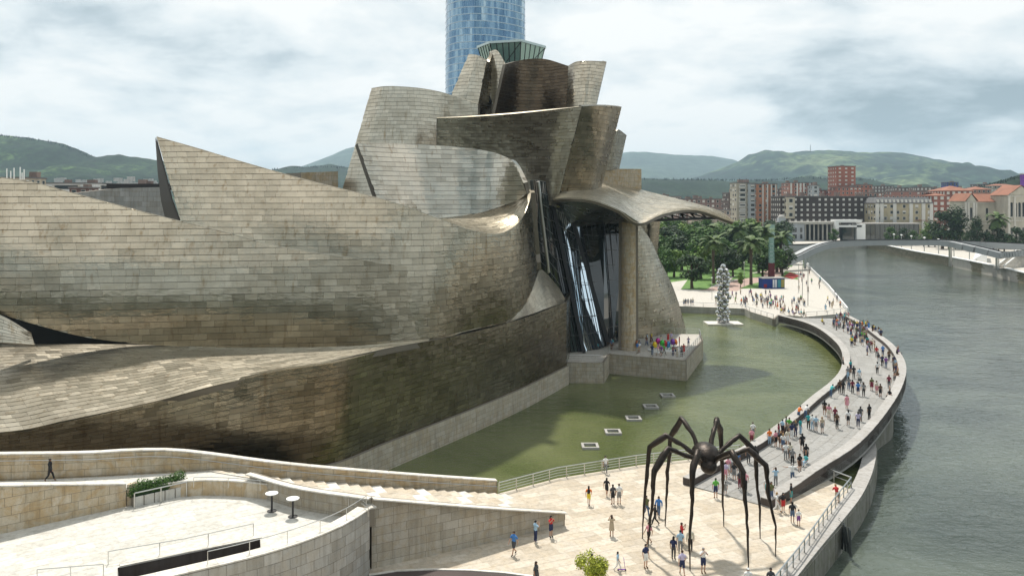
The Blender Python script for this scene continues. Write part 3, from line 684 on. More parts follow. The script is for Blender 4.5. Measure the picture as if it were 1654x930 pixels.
# ================================================================ railings
def railing(label, pts, h=1.05, step=1.6, rails=3, w=.05, group=None, mat="steel", rise=0.0, glass=False):
    t = empty("railing", pts[0]); tag(t, label, "railing", group); o0 = Vector(pts[0])
    P = [Vector(p)-o0 for p in pts]; seg = [(P[i+1]-P[i]).length for i in range(len(P)-1)]; tot = sum(seg)
    def at(s_):
        for i, l in enumerate(seg):
            if s_ <= l or i == len(seg)-1: return P[i].lerp(P[i+1], min(s_/l, 1))
            s_ -= l
    n_ = max(1, round(tot/step))
    pm = MB(); pm.box((0, 0, 0), w*1.1, w*1.1, h); me = None
    for k in range(n_+1):
        if me is None: o = pm.build("post", mat, t); me = o.data
        else: o = bpy.data.objects.new("post", me); COL.objects.link(o); o.parent = t
        o.location = at(tot*k/n_)
    for r_ in range(rails):
        z = h-(r_*h/(rails+.2)); mb = MB(); mb.tube([at(tot*k/(n_*2))+Vector((0, 0, z)) for k in range(n_*2+1)], w*(.75 if r_ == 0 else .4), 6); mb.build("handrail" if r_ == 0 else "rail", mat, t)
    if glass:
        mb = MB(); q_ = [at(tot*k/n_) for k in range(n_+1)]
        for a, b_ in zip(q_, q_[1:]): mb.add([a+Vector((0, 0, .1)), b_+Vector((0, 0, .1)), b_+Vector((0, 0, h-.1)), a+Vector((0, 0, h-.1))], [(0, 1, 2, 3)])
    return t
zz = lambda p, z: Vector((p[0], p[1], z))
railing("steel railing along the stone terrace under the titanium canopy", [zz(tC, TZ+.1)+Vector((.1, .3, 0)), zz(tD, TZ+.1)+Vector((-.3, .3, 0)), zz(tE, TZ+.1)+Vector((-.3, 0, 0)), Vector((33.3, 147.6, TZ)), Vector((18, 148.7, TZ))], step=2.2)
railing("short steel railing on the lower terrace corner beside the glass atrium", [zz(tA, TZ+.1)+Vector((.2, .3, 0)), zz(tB, TZ+.1)+Vector((-.2, .3, 0)), zz(tC, TZ+.1)+Vector((-.2, .3, 0))], step=2.0)
railing("long steel railing between plaza and pool, behind the bronze spider", [p+Vector((0, -.15, 0)) for p in [G(806, 797), G(900, 772), G(1031, 751), G(1110, 742)]]+[G(1195, 735)], step=1.9, rails=4, w=.07)
railing("steel railing on the plaza's river wall running down to the right", [G(1375, 789), G(1350, 821), G(1290, 907), G(1240, 970), G(1165, 1080)], step=1.5, rails=2, w=.08)
railing("short steel railing closing the plaza corner next to the curved bridge", [G(1320, 768), G(1375, 789)], step=2.1, rails=2, w=.08)
# ================================================================ river wall of the plaza and the pool
def strip_solid(name, inner, outer, zlo, ztop, mat, parent=None, lo_in=None):
    "solid band between two plan lines with the same number of points; ztop and zlo may vary"
    n = len(inner); zt = ztop if isinstance(ztop, (list, tuple)) else [ztop]*n; zl = zlo if isinstance(zlo, (list, tuple)) else [zlo]*n
    V = []
    for i in range(n):
        V += [(inner[i][0], inner[i][1], zt[i]), (outer[i][0], outer[i][1], zt[i]), (outer[i][0], outer[i][1], zl[i]), (inner[i][0], inner[i][1], zl[i])]
    Fc = []
    for i in range(n-1):
        a = i*4
        for k in range(4): Fc.append((a+k, a+(k+1) % 4, a+4+(k+1) % 4, a+4+k))
    Fc.append((3, 2, 1, 0)); e = (n-1)*4; Fc.append((e, e+1, e+2, e+3))
    o = mesh_obj(name, V, Fc, mat, parent)
    bm = bmesh.new(); bm.from_mesh(o.data); bmesh.ops.recalc_face_normals(bm, faces=bm.faces); bm.to_mesh(o.data); bm.free(); return o
def smooth(pts, n):
    Q = catmull([list(p) for p in pts], 0); s = np.concatenate([[0], np.cumsum(np.linalg.norm(np.diff(Q[:, :2], axis=0), axis=1))])
    return [Vector([np.interp(s[-1]*k/(n-1), s, Q[:, j]) for j in range(Q.shape[1])]) for k in range(n)]
def offset(pts, d):
    out_ = []
    for i, p in enumerate(pts):
        t_ = pts[min(i+1, len(pts)-1)]-pts[max(i-1, 0)]; n_ = Vector((t_[1], -t_[0])).normalized()
        out_.append(Vector((p[0]+n_[0]*d, p[1]+n_[1]*d)+((p[2],) if len(p) > 2 else ())))
    return out_
rw = empty("river_wall"); tag(rw, "stained concrete river wall curving from the foreground along the plaza and pool", "wall")
wo = smooth([(p[0], p[1], 0) for p in wall_out[::-1]]+[(45.6, 99.6, 0), (49.1, 107.5, 0), (52.7, 116.5, 0), (55.7, 124.6, 0), (58.7, 133.6, 0), (61.2, 144.8, 0), (63.2, 156, 0), (64.2, 170, 0), (64.7, 190, 0)], 90)
wi = offset(wo, -1.25)
strip_solid("wall_top", [(p[0], p[1]) for p in wi], [(p[0], p[1]) for p in wo], -4, .05, "river_concrete", rw)
k0 = 0
cap = MB()
for i in range(len(wo)-1):
    a, b_, c, d = wi[i], wo[i], wo[i+1], wi[i+1]; t_ = .012
    q_ = [Vector((p[0], p[1], 0)) for p in (a, b_, c, d)]; m_ = sum(q_, Vector())/4
    q_ = [m_+(p-m_)*.985 for p in q_]; b2 = MB()
    b2.add([p+Vector((0, 0, .06)) for p in q_]+[p+Vector((0, 0, .11)) for p in q_], [(3, 2, 1, 0), (4, 5, 6, 7), (0, 1, 5, 4), (1, 2, 6, 5), (2, 3, 7, 6), (3, 0, 4, 7)])
    b2.build("coping_stone", "granite_coping" if i > 8 else "river_concrete", rw)
for i in range(len(wo)-1):      # vertical boards of the outer face
    a, b_ = wo[i], wo[i+1]; n_ = Vector((b_[1]-a[1], a[0]-b_[0], 0)).normalized(); a3, b3 = Vector((a[0], a[1], 0)), Vector((b_[0], b_[1], 0)); g_ = (b3-a3)*.012; o_ = n_*random.uniform(.04, .09)
    P_ = [a3+g_, b3-g_, b3-g_+o_, a3+g_+o_]; b2 = MB()
    b2.add([p+Vector((0, 0, -3.6)) for p in P_]+[p+Vector((0, 0, -.12)) for p in P_], [(3, 2, 1, 0), (4, 5, 6, 7), (0, 1, 5, 4), (1, 2, 6, 5), (2, 3, 7, 6), (3, 0, 4, 7)])
    b2.build("wall_panel", "river_concrete", rw)
# black sheet hanging down the wall
p = G(1358, 850, 0); mb = MB()
for k in range(8):
    a = k*.35; mb.bar(Vector((p.x+.35-a*.0+.1*math.sin(k*2), p.y+a-.9, .12)), Vector((p.x+.3+.15*math.sin(k), p.y+a-1.2, -1.9)), .36, .05)
o = mb.build("tarpaulin", "bin"); tag(o, "dark tarpaulin hanging over the concrete river wall below the plaza railing", "tarpaulin")
# ================================================================ curved footbridge
bridge = empty("curved_footbridge"); tag(bridge, "low curved granite footbridge crowded with people, sweeping between the pool and the river", "footbridge")
inn = [(1103, 771, .0), (1126, 760, .1), (1165, 741, .35), (1213, 717, .8), (1269, 677, 1.4), (1311, 641, 1.8), (1341, 617, 2.05), (1357, 597, 2.2), (1361, 577, 2.2), (1356, 560, 2.1), (1341, 544, 1.9), (1320, 529, 1.6), (1296, 519, 1.3), (1257, 509, .9)]
outp = [(1246, 806, .15), (1282, 783, .55), (1320, 755, 1.0), (1377, 720, 1.5), (1413, 687, 1.8), (1443, 648, 2.1), (1458, 621, 2.2), (1464, 597, 2.2), (1459, 577, 2.2), (1443, 556, 2.05), (1422, 540, 1.8), (1401, 525, 1.4), (1374, 510, .95)]
PH = .62
NB = 48
Pi = smooth([(*G(u_, v_, z+PH)[:2], z) for u_, v_, z in inn], NB)
Po = smooth([(*G(u_, v_, z+PH)[:2], z) for u_, v_, z in outp], NB)
Pi2 = offset(Pi, 1.05); Po2 = offset(Po, -1.05)
def deckz(p): return p[2]
strip_solid("deck", [(p[0], p[1]) for p in Pi], [(p[0], p[1]) for p in Po], [max((a[2]+b_[2])/2-1.0, -.5) for a, b_ in zip(Pi, Po)], [min(a[2], b_[2]) if False else (a[2]+b_[2])/2 for a, b_ in zip(Pi, Po)], "granite_deck", bridge)
dz = [(a[2]+b_[2])/2 for a, b_ in zip(Pi, Po)]
strip_solid("inner_parapet", [(p[0], p[1]) for p in Pi], [(p[0], p[1]) for p in Pi2], [z-.75 if z > .6 else 0.006 for z in dz], [z+PH-.06 for z in dz], "dark_granite", bridge)
strip_solid("outer_parapet", [(p[0], p[1]) for p in Po2], [(p[0], p[1]) for p in Po], [max(z-.75, .006) for z in dz], [z+PH-.06 for z in dz], "dark_granite", bridge)
def coping(A, B, nm):
    for i in range(len(A)-1):
        q_ = [Vector((A[i][0], A[i][1], dz[i]+PH-.055)), Vector((B[i][0], B[i][1], dz[i]+PH-.055)), Vector((B[i+1][0], B[i+1][1], dz[i+1]+PH-.055)), Vector((A[i+1][0], A[i+1][1], dz[i+1]+PH-.055))]
        m_ = sum(q_, Vector())/4; q_ = [m_+Vector(((p.x-m_.x)*.99*1.02, (p.y-m_.y)*.985, p.z-m_.z)) for p in q_]; b2 = MB()
        b2.add(q_+[p+Vector((0, 0, .065)) for p in q_], [(3, 2, 1, 0), (4, 5, 6, 7), (0, 1, 5, 4), (1, 2, 6, 5), (2, 3, 7, 6), (3, 0, 4, 7)])
        o_ = b2.build(nm, "granite_coping", bridge)
        bm = bmesh.new(); bm.from_mesh(o_.data); bmesh.ops.recalc_face_normals(bm, faces=bm.faces); bm.to_mesh(o_.data); bm.free()
coping(Pi, Pi2, "coping_stone"); coping(Po2, Po, "coping_stone")
# deck planks of granite, laid across
for i in range(NB-1):
    for k in range(6):
        def P_(A, f): return Vector((A[0][0]*(1-f)+A[1][0]*f, A[0][1]*(1-f)+A[1][1]*f, 0))
        f0, f1 = k/6+.004, (k+1)/6-.004
        a = P_((Pi2[i], Po2[i]), f0); b_ = P_((Pi2[i], Po2[i]), f1); c = P_((Pi2[i+1], Po2[i+1]), f1); d = P_((Pi2[i+1], Po2[i+1]), f0)
        a.z = b_.z = dz[i]+.006; c.z = d.z = dz[i+1]+.006; m_ = (a+b_+c+d)/4; q_ = [m_+(p-m_)*.994 for p in (a, b_, c, d)]
        if k == 0 and i == 0: pass
        me_ = MB(); me_.add([p-m_ for p in q_]+[p-m_+Vector((0, 0, .012)) for p in q_], [(0, 1, 5, 4), (1, 2, 6, 5), (2, 3, 7, 6), (3, 0, 4, 7), (4, 5, 6, 7)])
        o_ = me_.build("deck_slab", "granite_deck", bridge); o_.location = m_
# piers
for i in (10, 18, 26, 34, 41):
    mb = MB(); p = (Pi[i]+Po[i])/2; mb.box((p[0], p[1], -3.8), 2.2, 1.2, dz[i]-.9+3.8, random.random()); mb.build("pier", "river_concrete", bridge)
def deck_height(x, y):
    best = min(range(NB), key=lambda i: (Vector((x, y))-Vector(((Pi[i][0]+Po[i][0])/2, (Pi[i][1]+Po[i][1])/2))).length); return dz[best]+.018
# ================================================================ far pool wall and quay edge of the promenade
pw = empty("pool_edge_wall"); tag(pw, "low stone wall along the far end of the pool below the promenade", "wall")
fw2 = [Vector((30, 190.5, 0))]+[Vector((p.x, p.y-.12, 0)) for p in fw]
for i in range(len(fw2)-1):
    a, b_ = fw2[i], fw2[i+1]; 
    if (b_-a).length < .3: continue
    cladding(cols=line([(a.x, a.y), (b_.x, b_.y)], -1.0, FAR+.1), back_name="wall_core", seed=60+i, parent=pw, thing=pw, piece="stone_block", back="joint", row_h=.6, tile_w=2.4, mat="limestone_grey", dent=0, lip=0, tilt=0, gap=.04, grid=(1, 1), smooth=False, thick=.35, sharp=True)
railing("low steel railing along the pool's far end behind the polished steel column", [Vector((31, 191, FAR)), fw[0]+Vector((0, .4, 0)), fw[1]+Vector((0, .4, 0)), fw[2]+Vector((0, .4, 0)), fw[3]+Vector((0, .4, 0))], step=3, rails=2, w=.07)
railing("pale steel railing along the river edge of the far promenade", [redge[0]+Vector((-.5, 0, 0)), redge[1]+Vector((-.5, 0, 0)), redge[2]+Vector((-.5, 0, 0)), redge[3]+Vector((-.5, 0, 0)), redge[4]], step=5, rails=3, w=.22, mat="white_paint")
railing("steel railing closing the promenade's river corner beyond the bridge end", [fw[5]+Vector((1, .5, 0)), G(1335, 510, FAR), redge[0]+Vector((-.6, .2, 0))], step=2.5, rails=2, w=.07)
# ================================================================ foreground terrace
PKW = dict(row_h=.62, tile_w=1.25, dent=0, lip=0, tilt=0, gap=.022, grid=(1, 1), smooth=False)
def stone_wall(label, pts, z0, z1, mat, seed, thick=.5, capw=None, face=None, back="joint", sharp=False, cat="wall", cap_over=.04, **kw):
    t = empty("stone_wall"); tag(t, label, cat)
    if len(pts) > 2 and not sharp:
        n_ = max(8, len(pts)*3); a = z0 if isinstance(z0, (list, tuple)) else [z0]*len(pts); b_ = z1 if isinstance(z1, (list, tuple)) else [z1]*len(pts)
        S_ = smooth([(p[0], p[1], x, y) for p, x, y in zip(pts, a, b_)], n_)
        pts = [(s_[0], s_[1]) for s_ in S_]; z0 = [s_[2] for s_ in S_]; z1 = [s_[3] for s_ in S_]
    else:
        z0 = z0 if isinstance(z0, (list, tuple)) else [z0]*len(pts); z1 = z1 if isinstance(z1, (list, tuple)) else [z1]*len(pts)
    d_ = {**PKW, **kw}
    cladding(cols=line(pts, z0, z1), back_name="wall_core", parent=t, thing=t, piece="stone_block", back=back, mat=mat, seed=seed, thick=thick, face=face, sharp=True, **d_)
    return t, pts, z0, z1
def cap_line(parent, pts, zs, width, mat="cap_stone", side=1, h=.09, over=.05, seg=1.6):
    "coping stones lying along the wall top"
    S_ = smooth([(p[0], p[1], z) for p, z in zip(pts, zs)], max(2, int(sum((Vector(pts[i+1])-Vector(pts[i])).length for i in range(len(pts)-1))/seg)+1)) if len(pts) > 2 else [Vector((*pts[0], zs[0])).lerp(Vector((*pts[1], zs[1])), k/12) for k in range(13)]
    A = offset(S_, -over*side); B = offset(S_, (width)*side)
    for i in range(len(S_)-1):
        q_ = [Vector((*A[i][:2], S_[i][2]+.002)), Vector((*B[i][:2], S_[i][2]+.002)), Vector((*B[i+1][:2], S_[i+1][2]+.002)), Vector((*A[i+1][:2], S_[i+1][2]+.002))]
        m_ = sum(q_, Vector())/4; q_ = [m_+(p-m_)*.992 for p in q_]; b2 = MB()
        b2.add(q_+[p+Vector((0, 0, h)) for p in q_], [(3, 2, 1, 0), (4, 5, 6, 7), (0, 1, 5, 4), (1, 2, 6, 5), (2, 3, 7, 6), (3, 0, 4, 7)])
        o_ = b2.build("coping_stone", mat, parent)
        bm = bmesh.new(); bm.from_mesh(o_.data); bmesh.ops.recalc_face_normals(bm, faces=bm.faces); bm.to_mesh(o_.data); bm.free()
TF = 3.4; TP = 4.5
# back wall of ramp and stair (towards the museum)
bl = [(-1.3, 73.8), (-9.5, 70.6), (-18.5, 67.9), (-27.2, 66.3), (-33.5, 65.1), (-40.0, 64.3), (-60, 63)]
bz = [1.1, 2.75, 4.45, 6.05, 6.2, 6.35, 6.4]
t, P_, a_, b_ = stone_wall("long stone wall behind the stair and ramp, below the museum's dark titanium", bl, -.5, bz, "limestone_gold", 70, thick=.5, row_h=.55)
cap_line(t, P_, b_, .55, side=1)
# handrail on it
hr = empty("handrail", (0, 0, 0)); tag(hr, "thin steel handrail fixed along the stone wall behind the stair", "handrail")
S_ = smooth([(x, y-.14, z-.42) for (x, y), z in zip(bl, bz)], 60); mb = MB(); mb.tube(S_, .03, 6); mb.build("rail", "steel", hr); mb = MB(); bme = None
for k in range(0, 60, 2):
    mb = MB(); mb.bar(S_[k], S_[k]+Vector((0, .15, -.05)), .04); mb.build("bracket", "steel", hr)
# stair flank wall W2, falling to the plaza
w2 = [(4.2, 66.6), (-2.9, 62.6), (-9.95, 58.75), (-15.5, 60.9), (-20.3, 64.2)]
w2z = [1.05, 3.0, 5.0, 5.0, 4.95]
t, P_, a_, b_ = stone_wall("sloping pale stone flank wall that drops beside the stair to the plaza", w2[:3], -.2, w2z[:3], "limestone", 71, thick=.5, row_h=.62, sharp=True)
cap_line(t, w2[:2]+w2[2:3], w2z[:3], .5, side=-1)
# end face of flank wall
cladding(cols=line([(4.25, 66.6), (4.05, 67.2)], -.2, 1.05), back_name="wall_core", parent=t, thing=t, piece="stone_block", back="joint", mat="limestone", seed=72, thick=.1, face=(60, 67, 0), **PKW)
t, P_, a_, b_ = stone_wall("curved low stone wall edging the top of the stair above the sunlit terrace", w2[2:], 3.0, w2z[2:], "limestone", 73, thick=.4, sharp=False)
cap_line(t, P_, b_, .45, side=-1)
# stair between flank wall and back wall
stair = empty("stone_stair"); tag(stair, "broad pale stone stair climbing from the plaza between two stone walls", "stairs")
nst = 27; wA_pts = [(3.9, 67.1), (-3.1, 63.1), (-9.9, 59.35), (-15.3, 61.5), (-20.1, 64.5)]
sA = np.concatenate([[0], np.cumsum([math.dist(a, b_) for a, b_ in zip(wA_pts, wA_pts[1:])])])
wA = [Vector((float(np.interp(sA[-1]*k/nst, sA, [p[0] for p in wA_pts])), float(np.interp(sA[-1]*k/nst, sA, [p[1] for p in wA_pts])), 0)) for k in range(nst+1)]
wB = smooth([(-.7, 73.5, 0), (-9.4, 70.3, 0), (-18.5, 67.6, 0), (-24.5, 66.4, 0)], nst+1)
for k in range(nst):
    z = .165*(k+1); a, b_, c, d = wA[k], wA[k+1], wB[k+1], wB[k]
    poly = [(p[0], p[1]) for p in (a, b_, c, d)]; prism("step", poly, -.1 if k < 3 else z-.6, z, "cap_stone", stair)
    for j in range(5):       # tread stones
        f0, f1 = j/5+.004, (j+1)/5-.004; q_ = [a.lerp(d, f0), b_.lerp(c, f0), b_.lerp(c, f1), a.lerp(d, f1)]
        m_ = sum(q_, Vector())/4; q_ = [m_+(p-m_)*.99 for p in q_]; b2 = MB(); b2.add([Vector((p[0], p[1], z+.001)) for p in q_]+[Vector((p[0], p[1], z+.014)) for p in q_], [(0, 1, 5, 4), (1, 2, 6, 5), (2, 3, 7, 6), (3, 0, 4, 7), (4, 5, 6, 7)])
        b2.build("tread_stone", "plaza_stone" if (k*5+j) % 4 else "cap_stone", stair)
ZW = .165*nst
walk = prism("walkway", [(-10.3, 59.0), (-15.5, 61.2), (-20.3, 64.5), (-24.5, 66.3), (-33.5, 64.8), (-40, 63.9), (-60, 62.7), (-60, 41), (-46.2, 49.7), (-35.0, 57.0), (-28.5, 62.3), (-24.8, 64.1), (-21.0, 64.0), (-17.3, 62.9), (-13.7, 61.3), (-10.8, 59.5)], 2.6, [ZW-.02]*16, "terrace_stone"); walk['kind'] = 'structure'
# left gold wall with its bright cap
lw = [(-28.6, 61.5), (-34.8, 56.4), (-46, 49.0)]; lz = [5.0, 6.55, 8.6]
t, P_, a_, b_ = stone_wall("honey coloured stone wall rising at the left edge of the terrace beside the planter", lw, TF-.1, [5.0, 6.62, 8.8], "limestone_gold", 74, thick=.6, sharp=True)
cap_line(t, lw[:3], [5.0, 6.62, 8.8], .75, side=1)
prism("wall_end", [(-28.55, 61.5), (-27.9, 62.0), (-28.0, 62.3), (-28.6, 61.9)], TF, 5.0, "limestone_gold", t)
# terrace body
back_c = [(-28.3, 61.9), (-24.8, 63.7), (-21.0, 63.6), (-17.3, 62.5), (-13.7, 60.9), (-10.6, 59.1), (-9.95, 57.9)]
front_c = [(-9.95, 57.9)]+[tuple(G(*q_, 4.5))[:2] for q_ in ((560, 846), (505, 870), (421, 897), (292, 928), (150, 960), (-30, 995))]
bcs = smooth([(x, y, 0) for x, y in back_c], 24); fcs = smooth([(x, y, 0) for x, y in front_c], 24)
tpoly = [(p[0], p[1]) for p in bcs]+[(p[0], p[1]) for p in fcs[1:]]+[(-46, 42), (-46, 49.2), (-34.8, 56.6), (-28.6, 61.7)]
# the slot where a lower stair runs under the terrace floor
sl_in = [W(192, 916, F*22.6/1), ] if False else None
def GT(u_, v_, z=TF): return G(u_, v_, z)
slot = [GT(190, 916), GT(300, 893), GT(420, 869), G(421, 886, 4.5), G(328, 911, 4.5), G(262, 925, 4.5), G(195, 945, 4.5)]
slotP = [(p.x, p.y) for p in slot]
def holed_sheet(name, outer, hole, z, mat):
    pts = [Vector(p) for p in outer]+[Vector(p) for p in hole]; n1_, n2_ = len(outer), len(hole)
    ed = [(i, (i+1) % n1_) for i in range(n1_)]+[(n1_+i, n1_+(i+1) % n2_) for i in range(n2_)]
    vo, _, fo, *_r = delaunay_2d_cdt(pts, ed, [], 0, 1e-5)
    keep = []
    for f in fo:
        c = sum((vo[i] for i in f), Vector((0, 0)))/len(f)
        if inpoly(c.x, c.y, outer) and not inpoly(c.x, c.y, hole): keep.append(tuple(f))
    return mesh_obj(name, [(v_.x, v_.y, z) for v_ in vo], keep, mat)
terr = holed_sheet("terrace", tpoly, slotP, TF, "terrace_stone"); terr['kind'] = 'structure'
slabs(terr, tpoly, TF, math.radians(34), 1.1, 1.8, "terrace_stone", seed=5, hole=lambda x, y: any(inpoly(x+dx, y+dy, slotP) for dx in (-1.0, 0, 1.0) for dy in (-1.0, 0, 1.0)))
sw = empty("stairwell"); tag(sw, "dark sunken slot in the terrace floor behind the curved front wall", "stairwell")
m_ = MB(); n = len(slot)
for i in range(n):
    a, b_ = slot[i], slot[(i+1) % n]; m_.add([a, b_, Vector((b_.x, b_.y, TF-2.6)), Vector((a.x, a.y, TF-2.6))], [(0, 1, 2, 3)])
m_.add([Vector((p.x, p.y, TF-2.55)) for p in slot], [tuple(range(n))]); m_.build("stairwell_wall", "dark_granite", sw)
# raised rim round the slot
rim = MB()
for i in (0, 1): rim.bar(slot[i]+Vector((0, .25, .02)), slot[i+1]+Vector((0, .25, .02)), .5, .1)
rim.build("rim", "cap_stone", sw)
# parapets
t, P_, a_, b_ = stone_wall("curved honey stone parapet at the back of the sunlit terrace beside the two round tables", [(p[0], p[1]) for p in bcs], TF-.1, TP, "limestone_gold", 75, thick=.35, sharp=True, row_h=1.2, tile_w=1.6)
cap_line(t, P_, b_, .55, side=-1)
t, P_, a_, b_ = stone_wall("tall curved stone wall carrying the front of the terrace, in the bottom left foreground", [(p[0], p[1]) for p in fcs], -.3, TP, "limestone_grey", 76, thick=.3, sharp=True, row_h=.68, tile_w=1.15)
cap_line(t, P_, b_, .95, side=-1 if False else 1)
railing("thin steel railing on the front parapet of the terrace", [Vector((p[0]-.3, p[1]+.45, TP+.05)) for p in fcs[0:13]], h=.75, step=2.6, rails=1, w=.035)
railing("thin steel railing along the terrace's back parapet behind the round tables", [Vector((p[0], p[1]-.5, TP-.3)) for p in bcs[5:]], h=.75, step=2.8, rails=1, w=.035)
railing("thin steel railing beside the dark stairwell slot", [slot[0]+Vector((-.8, .45, 0)), slot[1]+Vector((0, .45, 0)), slot[2]+Vector((-.6, .5, 0))], h=.8, step=2.6, rails=1, w=.035)
railing("short steel railing in the bottom left corner of the terrace", [GT(60, 941), GT(167, 932)], h=.8, step=2.4, rails=1, w=.035)
# planter with hedge
pa, pb = GT(215, 819), GT(299, 800)
dirv = (pb-pa).normalized(); nv = Vector((-dirv.y, dirv.x, 0))
pl = empty("planter", pa); tag(pl, "long stone planter filled with dark green hedge, between the honey wall and the parapet", "planter")
Lp = (pb-pa).length
mb = MB(); mb.add([Vector((0, 0, 0)), dirv*Lp, dirv*Lp+nv*1.2, nv*1.2]+[p+Vector((0, 0, .68)) for p in (Vector((0, 0, 0)), dirv*Lp, dirv*Lp+nv*1.2, nv*1.2)], [(0, 1, 5, 4), (1, 2, 6, 5), (2, 3, 7, 6), (3, 0, 4, 7), (4, 5, 6, 7)]); mb.build("planter_box", "joint", pl)
for k in range(5):
    a = dirv*(Lp*k/5+.04)-nv*.05; b_ = dirv*(Lp*(k+1)/5-.04)-nv*.05; mb = MB(); mb.add([a, b_, b_+Vector((0, 0, .74)), a+Vector((0, 0, .74)), a+nv*.06, b_+nv*.06, b_+nv*.06+Vector((0, 0, .74)), a+nv*.06+Vector((0, 0, .74))], [(0, 1, 2, 3), (1, 5, 6, 2), (4, 0, 3, 7), (3, 2, 6, 7)]); mb.build("stone_panel", "terrace_stone", pl)
def leaf_mesh(spec, size, seed, flat=.5):
    "spec: list of (centre, radii, count) lumps; many small leaf quads through each lump"
    r = random.Random(seed); V = []; Fc = []
    for c, rad, cnt in spec:
        for _ in range(cnt):
            d = Vector((r.gauss(0, 1), r.gauss(0, 1), r.gauss(0, 1))).normalized(); q_ = r.random()**.35
            p = Vector(c)+Vector((d.x*rad[0], d.y*rad[1], d.z*rad[2]))*q_
            n_ = (d+Vector((r.gauss(0, flat), r.gauss(0, flat), r.gauss(0, flat)+.3))).normalized()
            a = n_.orthogonal().normalized(); a.rotate(Matrix.Rotation(r.random()*6.28, 3, n_)); b_ = n_.cross(a); s_ = size*r.uniform(.6, 1.3)
            n0 = len(V); V += [p-a*s_, p-b_*s_*.6, p+a*s_, p+b_*s_*.6]; Fc.append((n0, n0+1, n0+2, n0+3))
    return V, Fc
V, Fc = leaf_mesh([(dirv*(Lp*(k+.5)/9)+nv*.6+Vector((0, 0, 1.0+.22*random.random())), (.55, .6, .5+.3*random.random()), 700) for k in range(9)], .07, 4)
mesh_obj("hedge", V, Fc, "leaf_green", pl)
mb = MB(); mb.box(dirv*Lp/2+nv*.6+Vector((0, 0, .6)), Lp*.96, .9, .5, math.atan2(dirv.y, dirv.x)); mb.build("soil", "leaf_dark", pl)
railing("steel railing in front of the hedge planter", [pa-nv*.35, pb-nv*.35], h=1.15, step=1.9, rails=1, w=.06)
# two tall round tables
def table(u_, v_, label, sc=1.0):
    t_ = empty("round_table", G(u_, v_, TF+.01)); tag(t_, label, "table", "tall round tables on the terrace")
    mb = MB(); mb.tube([(0, 0, 0), (0, 0, .04)], .34, 20); mb.build("base", "steel_dark", t_)
    mb = MB(); mb.tube([(0, 0, .04), (0, 0, 1.28*sc)], .07, 10); mb.build("stem", "steel_dark", t_)
    mb = MB(); mb.tube([(0, 0, 1.28*sc), (0, 0, 1.33*sc)], .46, 28); mb.build("table_top", "white_paint", t_)
table(439, 825, "tall round white table, the left one of the pair by the curved parapet")
table(473, 834, "tall round white table, the right one of the pair, nearer the front wall")
# drain slot across the foot of the stair, kerbed bed at the bottom edge
dr = MB(); dr.bar(G(806, 798)+Vector((0, -.2, .02)), G(858, 819)+Vector((0, 0, .02)), .22, .02); o = dr.build("drain", "inner_dark"); tag(o, "dark drainage slot crossing the paving at the foot of the stone stair", "drain")
bed = [G(596, 930), G(640, 923), G(700, 920.5), G(760, 922), G(815, 926), G(860, 932), G(900, 945), G(700, 1000), G(560, 1000)]
o = prism("road_bed", xy(bed), .01, .06, "brick_road" if "brick_road" in MATS else plain("brick_road", (.085, .065, .06), .9)); o['kind'] = 'structure'
mb = MB()
for a, b_ in zip(bed[:6], bed[1:7]): mb.bar(a+Vector((0, 0, .06)), b_+Vector((0, 0, .06)), .22, .12)
o = mb.build("kerb", "cap_stone"); o['kind'] = 'structure'
# fountain frames floating in the pool
for i, (u_, v_, lb) in enumerate(((953, 722, "square grey stone fountain frame in the pool, the nearest and largest of the row"), (990, 699, "square grey fountain frame in the pool, second of the row from the plaza railing"),
        (1023, 677, "square grey fountain frame in the pool, in the middle of the row of five"), (1051, 658, "square grey fountain frame in the pool, second from the far end of the row"), (1078, 640, "square grey fountain frame in the pool, farthest and smallest of the row"))):
    t_ = empty("fountain_frame", G(u_, v_, POOL)); tag(t_, lb, "fountain", "fountain frames in the pool")
    for a in range(4):
        mb = MB(); c_, s_ = math.cos(a*math.pi/2), math.sin(a*math.pi/2); mb.box((c_*.78, s_*.78, -.3), .28 if a % 2 == 0 else 1.28, 1.84 if a % 2 == 0 else .28, .55); mb.build("stone_side", "granite_coping", t_)
    mb = MB(); mb.tube([(0, 0, -.3), (0, 0, .1)], .12, 8); mb.build("nozzle", "steel_dark", t_)
